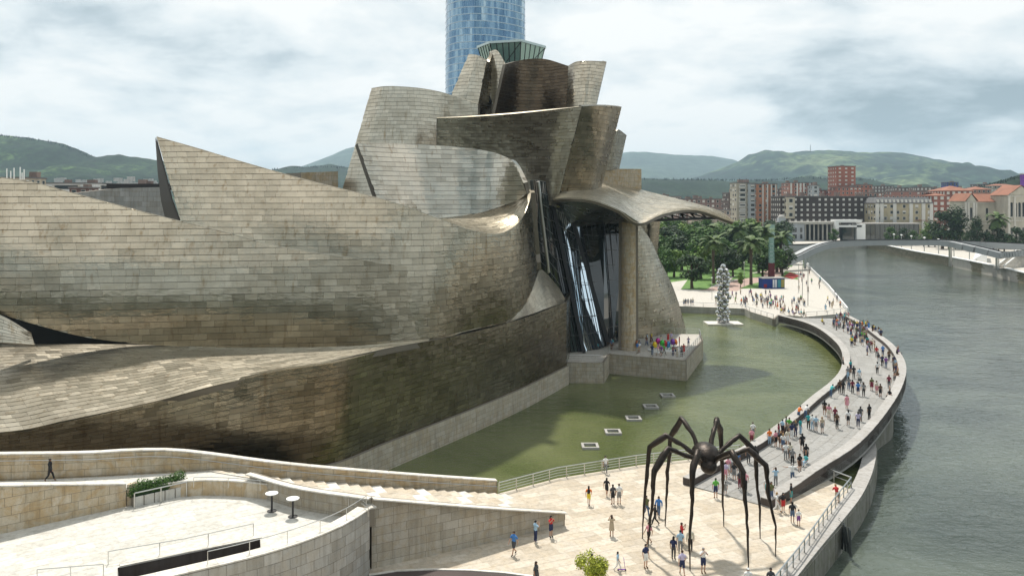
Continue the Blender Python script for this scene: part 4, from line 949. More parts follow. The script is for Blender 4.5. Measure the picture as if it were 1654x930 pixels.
# ================================================================ sculptures
sp = empty("spider_sculpture", G(1141, 884)); tag(sp, "tall dark bronze spider with thin arched legs standing on the pale plaza", "sculpture")
mb = MB(); mb.ball((0, .35, 6.9), 1.1, 18, 12, (.95, 1.3, .8)); body = mb.build("abdomen", "bronze", sp, True)
mb = MB(); mb.ball((0, -.75, 6.35), .62, 16, 10, (1, 1.1, .9)); mb.build("head", "bronze", sp, True)
rs = random.Random(5)
for k in range(8):
    sd_ = -1 if k < 4 else 1; j = k % 4; a = math.radians((62, 22, -20, -64)[j]); rad = (5.0, 4.9, 5.0, 4.7)[j]
    fx, fy = sd_*math.cos(a)*rad, math.sin(a)*rad*.92; hx, hy = fx*.13, fy*.13-.1
    kx, ky, kz = fx*.62, fy*.62, (8.9, 8.2, 7.8, 8.0)[j]; k2 = (fx*.86, fy*.86, kz-1.3)
    pts = [(hx, hy, 6.7), (fx*.34, fy*.34, kz-.75), (kx, ky, kz), k2, (fx*.93, fy*.93, 4.4), (fx*.99, fy*.99, 2.2), (fx, fy, 0)]
    pts = [pts[0]]+[(p[0]+rs.uniform(-.16, .16), p[1]+rs.uniform(-.16, .16), p[2]+rs.uniform(-.12, .12)) for p in pts[1:3]]+[(pts[3][0]*rs.uniform(.98, 1.06), pts[3][1]*rs.uniform(.98, 1.06), pts[3][2]-rs.uniform(-.2, .3))]+[(p[0]*rs.uniform(.97, 1.03), p[1]*rs.uniform(.97, 1.03), p[2]) for p in pts[4:6]]+[pts[6]]
    S_ = [Vector(pts[0]).lerp(Vector(pts[1]), k_/4) for k_ in range(4)]+[Vector(pts[1]).lerp(Vector(pts[2]), k_/5) for k_ in range(5)]+[Vector(pts[2]).lerp(Vector(pts[3]), k_/3) for k_ in range(3)]+[Vector(pts[3]).lerp(Vector(pts[4]), k_/5) for k_ in range(5)]+[Vector(pts[4]).lerp(Vector(pts[5]), k_/4) for k_ in range(4)]+[Vector(pts[5]).lerp(Vector(pts[6]), k_/4) for k_ in range(5)]; rr = [np.interp(i/25, [0, .3, .42, .5, .75, 1], [.18, .18, .27, .19, .11, .035])*rs.uniform(.85, 1.15) for i in range(26)]
    S_ = [p+Vector((rs.uniform(-.035, .035), rs.uniform(-.035, .035), 0)) if 2 < i < 24 else p for i, p in enumerate(S_)]
    mb = MB(); mb.tube(S_, rr, 8); mb.build("leg", "bronze", sp, True)
    if j < 3:
        S2 = [p+Vector((.12*rs.choice((-1, 1)), .1, 0))*math.sin(math.pi*min(i/15, 1)) for i, p in enumerate(S_[:16])]; mb = MB(); mb.tube(S2, [r_*.55 for r_ in rr[:16]], 6); mb.build("leg_strand", "bronze", sp, True)
# polished steel column on its plinth in the pool
bp = G(1168, 523.5, POOL); t = empty("steel_column_sculpture", bp); tag(t, "tall column of polished steel balls on a low stone plinth in the pool", "sculpture")
mb = MB(); mb.box((0, 0, -.6), 7.6, 4.6, .95); mb.build("plinth", "cap_stone", t); mb = MB(); mb.box((0, 0, -1.5), 7.2, 4.2, 1.0); mb.build("plinth_base", "joint", t)
mb = MB(); mb.tube([(0, 0, .3), (0, 0, 12.2)], .25, 8); mb.build("mast", "mirror_steel", t)
mb = MB(); mb.ball((0, 0, 0), .58, 14, 10); bme = mesh_obj("ball", mb.v, mb.f, "mirror_steel", t, True); bme.location = (0, 0, 12.5); bme = bme.data
rs = random.Random(2)
for r_ in range(14):
    for k in range(4):
        a = 2*math.pi*(k+(r_ % 2)*.5)/4+rs.uniform(-.15, .15); o = bpy.data.objects.new("ball", bme); COL.objects.link(o); o.parent = t
        R_ = .95+.22*math.sin(r_*1.3)+rs.uniform(-.1, .15); o.location = (math.cos(a)*R_, math.sin(a)*R_, .9+r_*.83+rs.uniform(-.08, .08)); o.scale = (rs.uniform(.75, 1.0),)*3
# bunch of coloured eggs on the museum terrace
t = empty("coloured_sculpture", G(1074, 566, TZ)+Vector((0, 0, .02))); tag(t, "cluster of shiny coloured egg shapes on the terrace under the canopy", "sculpture")
mb = MB(); mb.box((0, 0, 0), 5.2, 2.4, .18, .2); mb.build("white_plinth", "white_paint", t)
for k, (c, nm) in enumerate((((.75, .55, .02), "yellow"), ((.5, .02, .25), "magenta"), ((.05, .45, .06), "green"), ((.5, .03, .04), "red"), ((.08, .3, .6), "blue"), ((.2, .06, .35), "purple"), ((.7, .2, .03), "orange"))):
    newmat("lacquer_"+nm, c, .12, .3); mb = MB(); x, y = -1.6+k*.55, .4*math.sin(k*2.2); z = .9+.7*((k*3) % 4)/4
    mb.ball((x, y, z), .42, 12, 8, (.9, .9, 1.25)); mb.build("egg", "lacquer_"+nm, t, True); mb = MB(); mb.tube([(x*.6, y, .15), (x, y, z)], .06, 6); mb.build("stem", "lacquer_green" if "lacquer_green" in MATS else "lacquer_yellow", t)
# ================================================================ people
def skin_person(J, rad, edges):
    names = list(J); me = bpy.data.meshes.new("body_cage"); me.from_pydata([J[n_] for n_ in names], [(names.index(a), names.index(b_)) for a, b_ in edges], [])
    o = bpy.data.objects.new("body_cage", me); COL.objects.link(o); sk = o.modifiers.new("s", 'SKIN'); sb_ = o.modifiers.new("d", 'SUBSURF'); sb_.levels = 1
    for i, n_ in enumerate(names): r_ = rad[n_]; me.skin_vertices[0].data[i].radius = (r_ if isinstance(r_, tuple) else (r_, r_))
    me.skin_vertices[0].data[names.index("hip")].use_root = True
    dg = bpy.context.evaluated_depsgraph_get(); ev = o.evaluated_get(dg); m2 = bpy.data.meshes.new_from_object(ev)
    V = [v.co.copy() for v in m2.vertices]; Fc = [tuple(p.vertices) for p in m2.polygons]; bpy.data.objects.remove(o); return V, Fc
RAD = dict(hip=(.15, .11), waist=(.125, .095), chest=(.155, .105), neckb=(.08, .07), neck=.05, head=(.075, .085), top=(.06, .07), shL=.06, shR=.06, elL=.042, elR=.042, wrL=.03, wrR=.03, haL=.032, haR=.032,
    thL=.085, thR=.085, knL=.055, knR=.055, anL=.038, anR=.038, toL=.035, toR=.035)
ED = [("hip", "waist"), ("waist", "chest"), ("chest", "neckb"), ("neckb", "neck"), ("neck", "head"), ("head", "top"), ("chest", "shL"), ("shL", "elL"), ("elL", "wrL"), ("wrL", "haL"), ("chest", "shR"), ("shR", "elR"), ("elR", "wrR"), ("wrR", "haR"),
    ("hip", "thL"), ("thL", "knL"), ("knL", "anL"), ("anL", "toL"), ("hip", "thR"), ("thR", "knR"), ("knR", "anR"), ("anR", "toR")]
def base_pose():     # faces -Y
    J = dict(hip=(0, 0, .95), waist=(0, .0, 1.10), chest=(0, .0, 1.32), neckb=(0, .01, 1.43), neck=(0, 0, 1.50), head=(0, -.015, 1.60), top=(0, 0, 1.68))
    for s_, n_ in ((1, "L"), (-1, "R")):
        J["sh"+n_] = (.19*s_, .01, 1.37); J["el"+n_] = (.25*s_, .03, 1.10); J["wr"+n_] = (.26*s_, -.04, .86); J["ha"+n_] = (.26*s_, -.06, .78)
        J["th"+n_] = (.09*s_, 0, .86); J["kn"+n_] = (.10*s_, -.01, .50); J["an"+n_] = (.10*s_, .03, .08); J["to"+n_] = (.115*s_, -.12, .04)
    return J
def poses():
    P = {}; P["standing"] = base_pose()
    J = base_pose(); J.update(knL=(.09, -.16, .52), anL=(.09, -.28, .10), toL=(.095, -.42, .07), knR=(-.09, .06, .48), anR=(-.09, .36, .13), toR=(-.10, .26, .04), elL=(.25, .14, 1.12), wrL=(.25, .12, .88), haL=(.25, .10, .80), elR=(-.25, -.10, 1.12), wrR=(-.24, -.26, .92), haR=(-.23, -.31, .86)); P["walking"] = J
    J = base_pose(); J.update(elL=(.27, -.14, 1.24), wrL=(.10, -.26, 1.46), haL=(.06, -.29, 1.53), elR=(-.27, -.14, 1.24), wrR=(-.10, -.26, 1.46), haR=(-.06, -.29, 1.53)); P["photo"] = J
    J = base_pose()
    for n_ in J: x, y, z = J[n_]; J[n_] = (x, y, z-.45) if n_[:2] not in ("kn", "an", "to") else (x, y, z)
    for s_, n_ in ((1, "L"), (-1, "R")): J["th"+n_] = (.09*s_, -.06, .46); J["kn"+n_] = (.11*s_, -.46, .48); J["an"+n_] = (.11*s_, -.50, .08); J["to"+n_] = (.12*s_, -.64, .04); J["wr"+n_] = (.18*s_, -.28, .58); J["ha"+n_] = (.16*s_, -.36, .56); J["el"+n_] = (.26*s_, -.02, .68)
    P["sitting"] = J
    J = base_pose(); J.update(waist=(0, -.08, 1.08), chest=(0, -.22, 1.26), neckb=(0, -.28, 1.36), neck=(0, -.33, 1.41), head=(0, -.39, 1.49), top=(0, -.42, 1.56))
    for s_, n_ in ((1, "L"), (-1, "R")): J["sh"+n_] = (.19*s_, -.25, 1.30); J["el"+n_] = (.24*s_, -.42, 1.06); J["wr"+n_] = (.12*s_, -.62, 1.02); J["ha"+n_] = (.07*s_, -.69, 1.02)
    P["leaning"] = J
    J = base_pose()
    for s_, n_ in ((1, "L"), (-1, "R")): J["el"+n_] = (.44*s_, -.02, 1.36); J["wr"+n_] = (.68*s_, -.05, 1.38); J["ha"+n_] = (.76*s_, -.06, 1.39)
    P["arms out"] = J
    return P
PM = {}
def face_region(c, J):
    "which body segment a face belongs to"
    best = None
    for a, b_ in ED:
        A, B = Vector(J[a]), Vector(J[b_]); t_ = max(0, min(1, (c-A).dot(B-A)/(B-A).length_squared)); d = (c-A.lerp(B, t_)).length-(RAD[a][0] if isinstance(RAD[a], tuple) else RAD[a])
        if best is None or d < best[0]: best = (d, a, b_, t_)
    return best[1], best[2], best[3]
for pn, J in poses().items():
    V, Fc = skin_person(J, RAD, ED); reg = []
    for f in Fc: c = sum((V[i] for i in f), Vector())/len(f); reg.append(face_region(c, J))
    def sub(test, grow):
        bm = bmesh.new(); vm = {}
        nrm_ = [Vector() for _ in V]
        for f in Fc:
            n_ = (V[f[1]]-V[f[0]]).cross(V[f[-1]]-V[f[0]])
            for i in f: nrm_[i] += n_
        vs2 = []; fs2 = []
        for f, r_ in zip(Fc, reg):
            if not test(*r_): continue
            g_ = []
            for i in f:
                if i not in vm: vm[i] = len(vs2); vs2.append(V[i]+nrm_[i].normalized()*grow)
                g_.append(vm[i])
            fs2.append(tuple(g_))
        bm.free(); return vs2, fs2
    # head details, fingers
    b2 = MB(); b2.v = list(V); b2.f = list(Fc); hd = Vector(J["head"])
    b2.add([hd+Vector(p) for p in ((-.014, -.085, -.02), (.014, -.085, -.02), (0, -.108, -.022), (0, -.085, .022))], [(0, 2, 1), (0, 3, 2), (2, 3, 1)])
    for s_ in (-1, 1): b2.ball(hd+Vector((.078*s_, .0, .0)), .022, 6, 4, (.5, 1, 1.4))
    for s_, n_ in ((1, "L"), (-1, "R")):
        h_, w_ = Vector(J["ha"+n_]), Vector(J["wr"+n_]); d = (h_-w_).normalized(); side = d.cross(Vector((0, 1, 0)) if abs(d.y) < .8 else Vector((1, 0, 0))).normalized()
        for q_ in range(4): st = h_+side*(q_-1.5)*.018+d*.02; mid_ = st+d*(.035, .042, .04, .03)[q_]; b2.tube([st, mid_, mid_+d*.022+side.cross(d)*.012], [.009, .008, .006], 4)
        st = h_-side*.03-d*.02; b2.tube([st, st+d*.03-side*.02], [.011, .007], 4)
    body_me = bpy.data.meshes.new("body"); body_me.from_pydata([tuple(v) for v in b2.v], [], b2.f); body_me.materials.append(MATS["skin"]); body_me.polygons.foreach_set('use_smooth', [True]*len(body_me.polygons))
    def mk(nm, vf, mat="cloth"):
        me = bpy.data.meshes.new(nm); me.from_pydata([tuple(v) for v in vf[0]], [], vf[1]); me.materials.append(MATS[mat]); me.polygons.foreach_set('use_smooth', [True]*len(me.polygons)); return me
    legs = lambda a, b_, t_, lim: (a == "hip" and b_[:2] == "th") or (a == "hip" and b_ == "waist" and t_ < .6) or (a[:2] == "th") or (a[:2] == "kn" and t_ < lim)
    shirt = mk("shirt", sub(lambda a, b_, t_: (a == "hip" and b_ == "waist") or a == "waist" or (a == "chest") or (a == "neckb" and t_ < .3) or (a[:2] == "sh" and t_ < .75), .022))
    jacket = mk("jacket", sub(lambda a, b_, t_: (a == "hip" and b_ == "waist") or a == "waist" or (a == "chest") or (a == "neckb" and t_ < .4) or a[:2] in ("sh", "el"), .026))
    trousers = mk("trousers", sub(lambda a, b_, t_: legs(a, b_, t_, .85), .018)); shorts = mk("shorts", sub(lambda a, b_, t_: (a == "hip" and b_ != "waist") or (a == "hip" and t_ < .6) or (a[:2] == "th" and t_ < .85), .026))
    shoes = mk("shoes", sub(lambda a, b_, t_: a[:2] == "an" or (a[:2] == "kn" and t_ > .93), .012))
    tp, nk = Vector(J["top"]), Vector(J["head"])
    b3 = MB(); b3.ball(nk+Vector((0, .018, .035)), .098, 10, 7, (.93, 1.05, 1.0)); short_h = mk("hair", (b3.v, b3.f), "hair")
    for i, v in enumerate(short_h.vertices):
        if v.co.y < nk.y-.05 and v.co.z < nk.z+.05: v.co.y = nk.y-.03
    b3 = MB(); b3.ball(nk+Vector((0, .02, .035)), .102, 10, 7, (.95, 1.05, 1.0)); b3.ball(nk+Vector((0, .075, -.09)), .09, 8, 6, (1.0, .6, 1.7)); long_h = mk("hair", (b3.v, b3.f), "hair")
    for v in long_h.vertices:
        if v.co.y < nk.y-.05 and v.co.z < nk.z+.05: v.co.y = nk.y-.02
    hp = Vector(J["hip"]); b3 = MB()
    if pn != "sitting": b3.tube([hp+Vector((0, 0, .2)), hp, hp+Vector((0, 0, -.22)), hp+Vector((0, 0, -.42))], [.15, .175, .20, .235], 12, False)
    else: b3.tube([hp+Vector((0, .02, .1)), hp+Vector((0, -.18, 0)), hp+Vector((0, -.42, .03))], [.17, .19, .17], 12, False)
    skirt = mk("skirt", (b3.v, b3.f))
    ch = Vector(J["chest"]); b3 = MB(); b3.ball(ch+Vector((0, .17, -.06)), .16, 8, 6, (.9, .6, 1.35)); pack = mk("backpack", (b3.v, b3.f))
    b3 = MB(); b3.ball(Vector(J["haL"])+Vector((.03, 0, -.14)), .13, 8, 6, (.5, 1, .9)); bag = mk("handbag", (b3.v, b3.f))
    b3 = MB(); b3.ball(nk+Vector((0, .01, .07)), .10, 10, 5, (1, 1.05, .6)); b3.ball(nk+Vector((0, -.09, .06)), .075, 8, 4, (1, .9, .15)); capm = mk("cap", (b3.v, b3.f))
    PM[pn] = dict(body=body_me, shirt=shirt, jacket=jacket, trousers=trousers, shorts=shorts, shoes=shoes, short=short_h, long=long_h, skirt=skirt, backpack=pack, handbag=bag, cap=capm)
CLR = {"white": (.75, .75, .73), "black": (.015, .015, .017), "navy": (.02, .03, .09), "grey": (.22, .22, .22), "red": (.50, .025, .025), "blue": (.06, .20, .50), "light blue": (.35, .52, .66), "teal": (.03, .32, .33), "pink": (.65, .28, .33), "orange": (.75, .20, .04),
    "yellow": (.75, .60, .06), "green": (.10, .38, .05), "beige": (.45, .37, .26), "brown": (.12, .065, .035), "purple": (.20, .06, .26), "denim blue": (.08, .13, .22), "olive": (.12, .13, .05), "maroon": (.18, .02, .04), "cream": (.65, .6, .48), "dark grey": (.06, .06, .065), "turquoise": (.10, .50, .50), "lilac": (.5, .45, .62)}
HAIRC = {"dark": (.012, .009, .007), "brown": (.05, .025, .012), "blond": (.35, .22, .09), "grey": (.35, .34, .33)}
USED = {}
rp_ = random.Random(11); NP = 0
def person(pos, face, top="white", low="navy", kind="trousers", pose="standing", hair=None, size=1.0, where="", extra=None, group="people strolling round the pool", verb=None, parts=True, upper="shirt", label=None):
    global NP
    NP += 1; P_ = PM[pose]; t = empty("person", pos); t.rotation_euler = (0, 0, face); t.scale = (size,)*3
    hair = hair or rp_.choice(("dark short", "dark short", "dark long", "brown short", "brown long", "brown long", "blond long", "grey short")); hc, hl = hair.split()
    sk = rp_.choice(((.48, .27, .18), (.55, .33, .23), (.40, .22, .14)))
    def put(nm, key, col_):
        o = bpy.data.objects.new(nm, P_[key]); COL.objects.link(o); o.parent = t; o.color = (*col_, 1); return o
    put("body", "body", sk); put("hair", hl, HAIRC[hc]); put(upper, upper, CLR[top]); 
    if kind == "dress": put("skirt", "skirt", CLR[top]); low = top
    elif kind == "skirt": put("skirt", "skirt", CLR[low])
    else: put(kind, kind, CLR[low])
    put("shoes", "shoes", rp_.choice(((.02, .02, .02), (.5, .5, .5), (.15, .08, .04))))
    for e_ in (extra or ()):
        nm, c_ = e_; put(nm, nm, CLR[c_])
    verb = verb or {"standing": "", "walking": "walking", "photo": "photographing", "sitting": "sitting", "leaning": "leaning", "arms out": "arms outstretched"}[pose]
    cl = f"{top} {'jacket' if upper == 'jacket' else 'top'} and {low} {kind}," if kind != "dress" else f"{top} dress,"
    if label is None:
        ex_ = f" {extra[0][1]} {extra[0][0]}," if extra else ""
        for cand in (f"person in {cl}{ex_} {verb} {where}", f"person in {cl} {verb} {where}", f"person in {cl} {where}", f"person in {cl.replace(' and ', ', ')} {where}"):
            label = " ".join(cand.split())
            if len(label.split()) <= 16: break
        if label in USED:
            l2 = f"{'long' if hl == 'long' else 'short'}-haired " + label
            for cand in (l2, f"{hc}-haired "+label, f"{hc} {hl}-haired "+label):
                if cand not in USED: label = cand; break
    USED[label] = USED.get(label, 0)+1
    tag(t, label, "person", group); return t
R = math.radians
def PG(u_, v_, z=0.012): return G(u_, v_, z)
# facing: 0 looks toward the viewpoint (-Y), 180 away, 90 to the right (+X), -90 to the left
gp = "people on the plaza"
def pp(u_, v_, f, top, low, kind="trousers", pose="standing", hair=None, size=1.0, where="on the plaza", **kw): return person(PG(u_, v_), R(f), top, low, kind, pose, hair, size, where, group=gp, **kw)
pp(951, 815, 170, "orange", "yellow", "shorts", "walking", "dark long", .95, "left of three others on the plaza", extra=[("backpack", "black")])
pp(980, 801, 160, "black", "black", "shorts", "walking", "dark long", .95, "behind the pair near the pool railing")
pp(990, 814, 200, "dark grey", "black", "shorts", "standing", "dark short", 1.0, "beside the one in white")
pp(1000, 814, 190, "white", "grey", "shorts", "standing", "brown short", 1.03, "right one of the pair near the pool railing")
pp(978, 764, 0, "white", "grey", "trousers", "walking", "dark long", .97, "right at the pool railing", extra=[("handbag", "black")])
pp(988, 866, 180, "beige", "beige", "dress", "photo", "brown long", .98, "alone in the middle of the plaza")
pp(830, 896, -40, "blue", "dark grey", "shorts", "walking", "brown short", 1.03, "walking left below the sloping wall", verb="in mid stride")
pp(865, 876, 120, "light blue", "navy", "trousers", "photo", "dark short", 1.0, "beside the sloping stone wall")
pp(890, 867, 40, "red", "navy", "shorts", "photo", "dark long", .97, "at the low end of the sloping wall")
pp(866, 948, 60, "dark grey", "dark grey", "dress", "standing", "brown long", 1.02, "cut by the bottom edge left of the shrub")
pp(956, 934, 180, "brown", "black", "trousers", "standing", "dark short", 1.0, "half hidden behind the yellow-green shrub")
pp(998, 921, 70, "light blue", "white", "trousers", "walking", "dark long", .78, "pushing a scooter right of the shrub")
pp(1043, 917, 30, "navy", "white", "shorts", "standing", "dark short", 1.0, "left of the spider's front legs")
pp(1048, 879, -60, "pink", "black", "shorts", "walking", "dark long", .98, "under the spider's left legs", extra=[("backpack", "black")])
pp(1044, 835, 20, "olive", "denim blue", "trousers", "walking", "dark short", 1.04, "by the leftmost leg of the spider", extra=[("handbag", "black")])
pp(1064, 834, -20, "blue", "denim blue", "trousers", "walking", "brown long", .98, "among the spider's left legs", upper="jacket")
pp(1058, 848, -90, "black", "black", "trousers", "walking", "dark short", .98, "behind one of the spider's left legs")
pp(1101, 880, 90, "red", "black", "trousers", "photo", "brown short", 1.0, "under the middle of the spider")
pp(1115, 890, 180, "cream", "black", "trousers", "standing", "grey short", 1.02, "in the group under the spider", upper="jacket")
pp(1088, 903, 150, "navy", "dark grey", "trousers", "standing", "dark long", .98, "left in the group under the spider", extra=[("backpack", "navy")])
pp(1099, 893, 170, "light blue", "grey", "trousers", "standing", "dark short", 1.0, "centre of the group under the spider")
pp(1102, 929, 180, "lilac", "navy", "shorts", "walking", "brown short", 1.03, "walking away from the group under the spider")
pp(1136, 925, 10, "white", "navy", "shorts", "photo", "grey short", 1.05, "in front of the spider", verb="with a hand raised to the face")
pp(1208, 958, 0, "white", "grey", "trousers", "standing", "dark short", 1.0, "cut by the bottom edge below the spider", extra=[("cap", "white")])
pp(1245, 958, 0, "dark grey", "black", "trousers", "standing", "dark short", 1.0, "at the bottom edge near the river railing")
pp(1156, 804, 180, "green", "navy", "shorts", "standing", "dark short", 1.03, "at the foot of the curved bridge")
pp(1172, 799, 180, "grey", "grey", "shorts", "standing", "dark short", .68, "small child at the foot of the bridge")
pp(1280, 844, 150, "black", "denim blue", "shorts", "standing", "dark short", 1.0, "beside the end of the bridge parapet", extra=[("backpack", "black")])
pp(1290, 849, 170, "white", "purple", "shorts", "standing", "brown short", .78, "child next to one with a backpack")
pp(1255, 827, 60, "white", "white", "trousers", "walking", "blond long", .98, "passing the end of the bridge parapet", extra=[("handbag", "purple")])
pp(1265, 827, 20, "black", "red", "shorts", "standing", "dark long", .96, "at the end of the bridge parapet")
pp(1278, 812, 60, "black", "teal", "shorts", "standing", "dark short", 1.0, "against the outside of the bridge parapet")
pp(1352, 812, 180, "red", "beige", "shorts", "leaning", "blond long", .95, "alone in the corner by the river railing")
# one person on the upper walkway
person(Vector(W(81, 787, 64.6)[:2]+(ZW,)) if False else Vector((W(81, 787, 63.9).x, 63.9, ZW)), R(90), "black", "black", "trousers", "walking", "dark short", 1.02, "alone on the upper walkway behind the honey wall", upper="jacket", extra=[("handbag", "red")], group="people on the walkway")
def bpos(u_, v_):
    z = 1.2
    for _ in range(4): p = G(u_, v_, z); z = deck_height(p.x, p.y)
    return G(u_, v_, z)
gb = "people on the curved footbridge"
def bp_(u_, v_, f, top, low, kind="trousers", pose="standing", hair=None, size=1.0, where="on the bridge", **kw): return person(bpos(u_, v_), R(f), top, low, kind, pose, hair, size, where, group=gb, **kw)
near = "on the near end of the bridge"; cor = "on the bridge behind the spider"
for a in ((1176, 768, 180, "pink", "white", "shorts"), (1186, 776, 170, "black", "grey", "shorts"), (1195, 789, 200, "dark grey", "maroon", "trousers"), (1204, 792, 180, "pink", "black", "trousers"), (1181, 762, 20, "white", "grey", "trousers"), (1191, 757, 0, "blue", "navy", "trousers"), (1172, 776, 150, "lilac", "pink", "shorts"),
    (1239, 801, 0, "white", "teal", "shorts"), (1246, 810, 20, "olive", "denim blue", "trousers"), (1220, 748, 180, "black", "brown", "shorts"), (1209, 748, 170, "dark grey", "dark grey", "trousers")):
    bp_(*a, where=cor if a[0] < 1230 else near)
bp_(1214, 719, 180, "pink", "maroon", "shorts", where="at the start of the inner parapet"); bp_(1216, 708, 180, "white", "grey", "shorts", where="at the inner parapet next to the pool")
bp_(1243, 719, 10, "orange", "light blue", hair="dark long", where="left end of the group by the inner parapet")
mid_g = "in the group by the inner parapet"
for a in ((1253, 722, 30, "pink", "black", "shorts"), (1261, 724, 0, "black", "brown", "shorts"), (1265, 727, 150, "white", "denim blue", "shorts"), (1272, 720, 200, "cream", "white", "shorts"), (1279, 709, 180, "navy", "white", "trousers"), (1285, 705, 190, "dark grey", "navy", "trousers"), (1293, 702, 100, "teal", "light blue", "trousers"),
    (1270, 698, 60, "grey", "grey", "trousers"), (1264, 703, 120, "light blue", "black", "shorts"), (1258, 710, 60, "maroon", "denim blue", "shorts"), (1275, 700, -20, "green", "beige", "shorts")): bp_(*a, where=mid_g)
bp_(1269, 743, 180, "white", "grey", where="mid-deck near the spider"); bp_(1276, 742, 170, "cream", "black", where="mid-deck near the spider")
bp_(1280, 752, 160, "grey", "black", hair="grey short", where="beside the one with arms out"); bp_(1296, 729, 170, "black", "black", "shorts", "walking", "dark short", 1.06, where="alone on the near half of the bridge")
bp_(1302, 745, 180, "black", "black", "dress", hair="dark long", where="near the outer parapet"); bp_(1292, 762, 20, "black", "brown", "shorts", hair="dark long", where="near the outer parapet"); bp_(1302, 752, -60, "turquoise", "light blue", pose="sitting", size=.9, where="on the ground by the outer parapet", hair="brown long")
bp_(1280, 779, 180, "white", "denim blue", pose="arms out", size=1.03, where="on the near end of the bridge", hair="grey short"); bp_(1253, 785, 180, "light blue", "grey", pose="photo", where="on the near bridge deck", verb="with hands on the head", hair="brown long")
ms = "on the bridge deck near the orange leaning one"
for a in ((1306, 693, 150, "teal", "black", "trousers"), (1312, 695, 180, "white", "light blue", "trousers"), (1318, 697, 0, "light blue", "grey", "shorts"), (1328, 699, 10, "beige", "grey", "shorts"), (1332, 670, 150, "black", "brown", "shorts"), (1339, 677, 160, "pink", "cream", "shorts"), (1349, 682, 0, "maroon", "dark grey", "trousers"),
    (1352, 692, 10, "brown", "black", "trousers"), (1370, 687, 180, "white", "black", "shorts"), (1386, 690, 160, "lilac", "navy", "trousers"), (1390, 681, 180, "dark grey", "grey", "trousers"), (1404, 677, 200, "black", "black", "trousers"), (1368, 661, 10, "pink", "pink", "dress")): bp_(*a, where="on the lower half of the bridge")
bp_(1290, 679, 130, "orange", "denim blue", pose="leaning", where="over the inner parapet", hair="dark short"); bp_(1301, 677, 130, "white", "denim blue", pose="leaning", where="over the inner parapet", hair="dark long"); bp_(1342, 642, 120, "turquoise", "denim blue", pose="leaning", where="over the inner parapet", hair="dark long")
mm = "in the middle of the bridge"
for a in ((1356.5, 635, 160, "brown", "black", "trousers"), (1362, 637, 180, "black", "black", "trousers"), (1371, 630, 160, "grey", "denim blue", "trousers"), (1377, 635, 180, "maroon", "black", "trousers"), (1386, 639, 150, "blue", "navy", "shorts"), (1395, 640, 170, "grey", "black", "trousers"), (1408, 631, 180, "olive", "maroon", "skirt"),
    (1416, 637, 20, "cream", "pink", "shorts"), (1422, 642, 10, "brown", "black", "shorts"), (1436, 627, -20, "maroon", "dark grey", "trousers"), (1417, 604, 180, "white", "black", "trousers"), (1369.5, 612, 10, "grey", "light blue", "trousers"), (1379, 611, 170, "black", "dark grey", "trousers"), (1388, 615, 10, "light blue", "white", "shorts"),
    (1425, 592, 150, "navy", "black", "trousers"), (1431, 595, 170, "purple", "denim blue", "trousers"), (1436, 583, 180, "brown", "black", "trousers"), (1419, 588, 20, "dark grey", "white", "trousers"), (1416, 577, 160, "red", "grey", "trousers"), (1426, 575, 170, "blue", "navy", "trousers"), (1374, 601, 30, "teal", "navy", "shorts")): bp_(*a, where=mm)
def dress(rr_): return (rr_.choice(list(CLR)), rr_.choice(("black", "navy", "denim blue", "grey", "white", "beige", "dark grey", "brown")), rr_.choice(("trousers", "trousers", "shorts", "shorts", "skirt", "dress")))
taken = set()
def crowd(n_, place, region, facef, where, group, posef=lambda: "standing", sizes=(.93, 1.07)):
    k = 0; done = []; tries = 0
    while k < n_ and tries < 4000:
        tries += 1; u_, v_ = region()
        if any((u_-a)**2+((v_-b_)*1.5)**2 < 8 for a, b_ in done): continue
        c = dress(rp_)
        if (c, where) in taken: continue
        if c[2] == "dress" and ((c[0], "*", "dress"), where) in taken: continue
        taken.add((c, where)); taken.add(((c[0], "*", "dress"), where)) if c[2] == "dress" else None
        done.append((u_, v_)); ex = None
        person(place(u_, v_), R(facef()), c[0], c[1], c[2], posef(), None, rp_.uniform(*sizes), where, group=group, extra=ex); k += 1
rf = lambda: rp_.uniform(0, 360); rpose = lambda: rp_.choice(("standing", "walking", "walking", "standing", "photo"))
def along(A, B, jit):
    def f(): t_ = rp_.random(); return (A[0]+(B[0]-A[0])*t_+rp_.uniform(-jit, jit), A[1]+(B[1]-A[1])*t_+rp_.uniform(-jit, jit))
    return f
crowd(26, bpos, lambda: (rp_.uniform(1346, 1374), rp_.uniform(515, 539)), rf, "in the crowd at the bridge's far end", gb, rpose)
crowd(26, bpos, lambda: (rp_.uniform(1374, 1402), rp_.uniform(529, 560)), rf, "in the crowd where the bridge bends", gb, rpose)
crowd(9, bpos, along((1398, 531), (1426, 549), 1.5), rf, "along the far outer parapet", gb, rpose)
crowd(7, bpos, lambda: (rp_.uniform(1398, 1414), rp_.uniform(558, 574)), rf, "just before the crowd on the bridge", gb, rpose)
crowd(8, bpos, along((1441, 588), (1451, 615), 2.0), lambda: rp_.uniform(-120, -40), "by the outer parapet bend", gb, lambda: rp_.choice(("standing", "sitting")))
crowd(2, bpos, lambda: (rp_.uniform(1448, 1452), rp_.uniform(574, 578)), lambda: 90, "on the outer parapet at the bend", gb, lambda: "sitting")
bp_(1362, 595, 90, "dark grey", "navy", pose="sitting", where="on the inner parapet near the bend"); bp_(1328, 524, 20, "yellow", "black", pose="sitting", where="at the far end of the inner parapet"); bp_(1437, 645, -60, "black", "black", pose="sitting", where="alone on the outer parapet")
far_pl = lambda u_, v_: G(u_, v_, FAR+.012)
gf = "people on the far promenade"
crowd(22, far_pl, lambda: (rp_.uniform(1198, 1245), rp_.uniform(483, 500)), rf, "on the promenade behind the pool", gf, rpose)
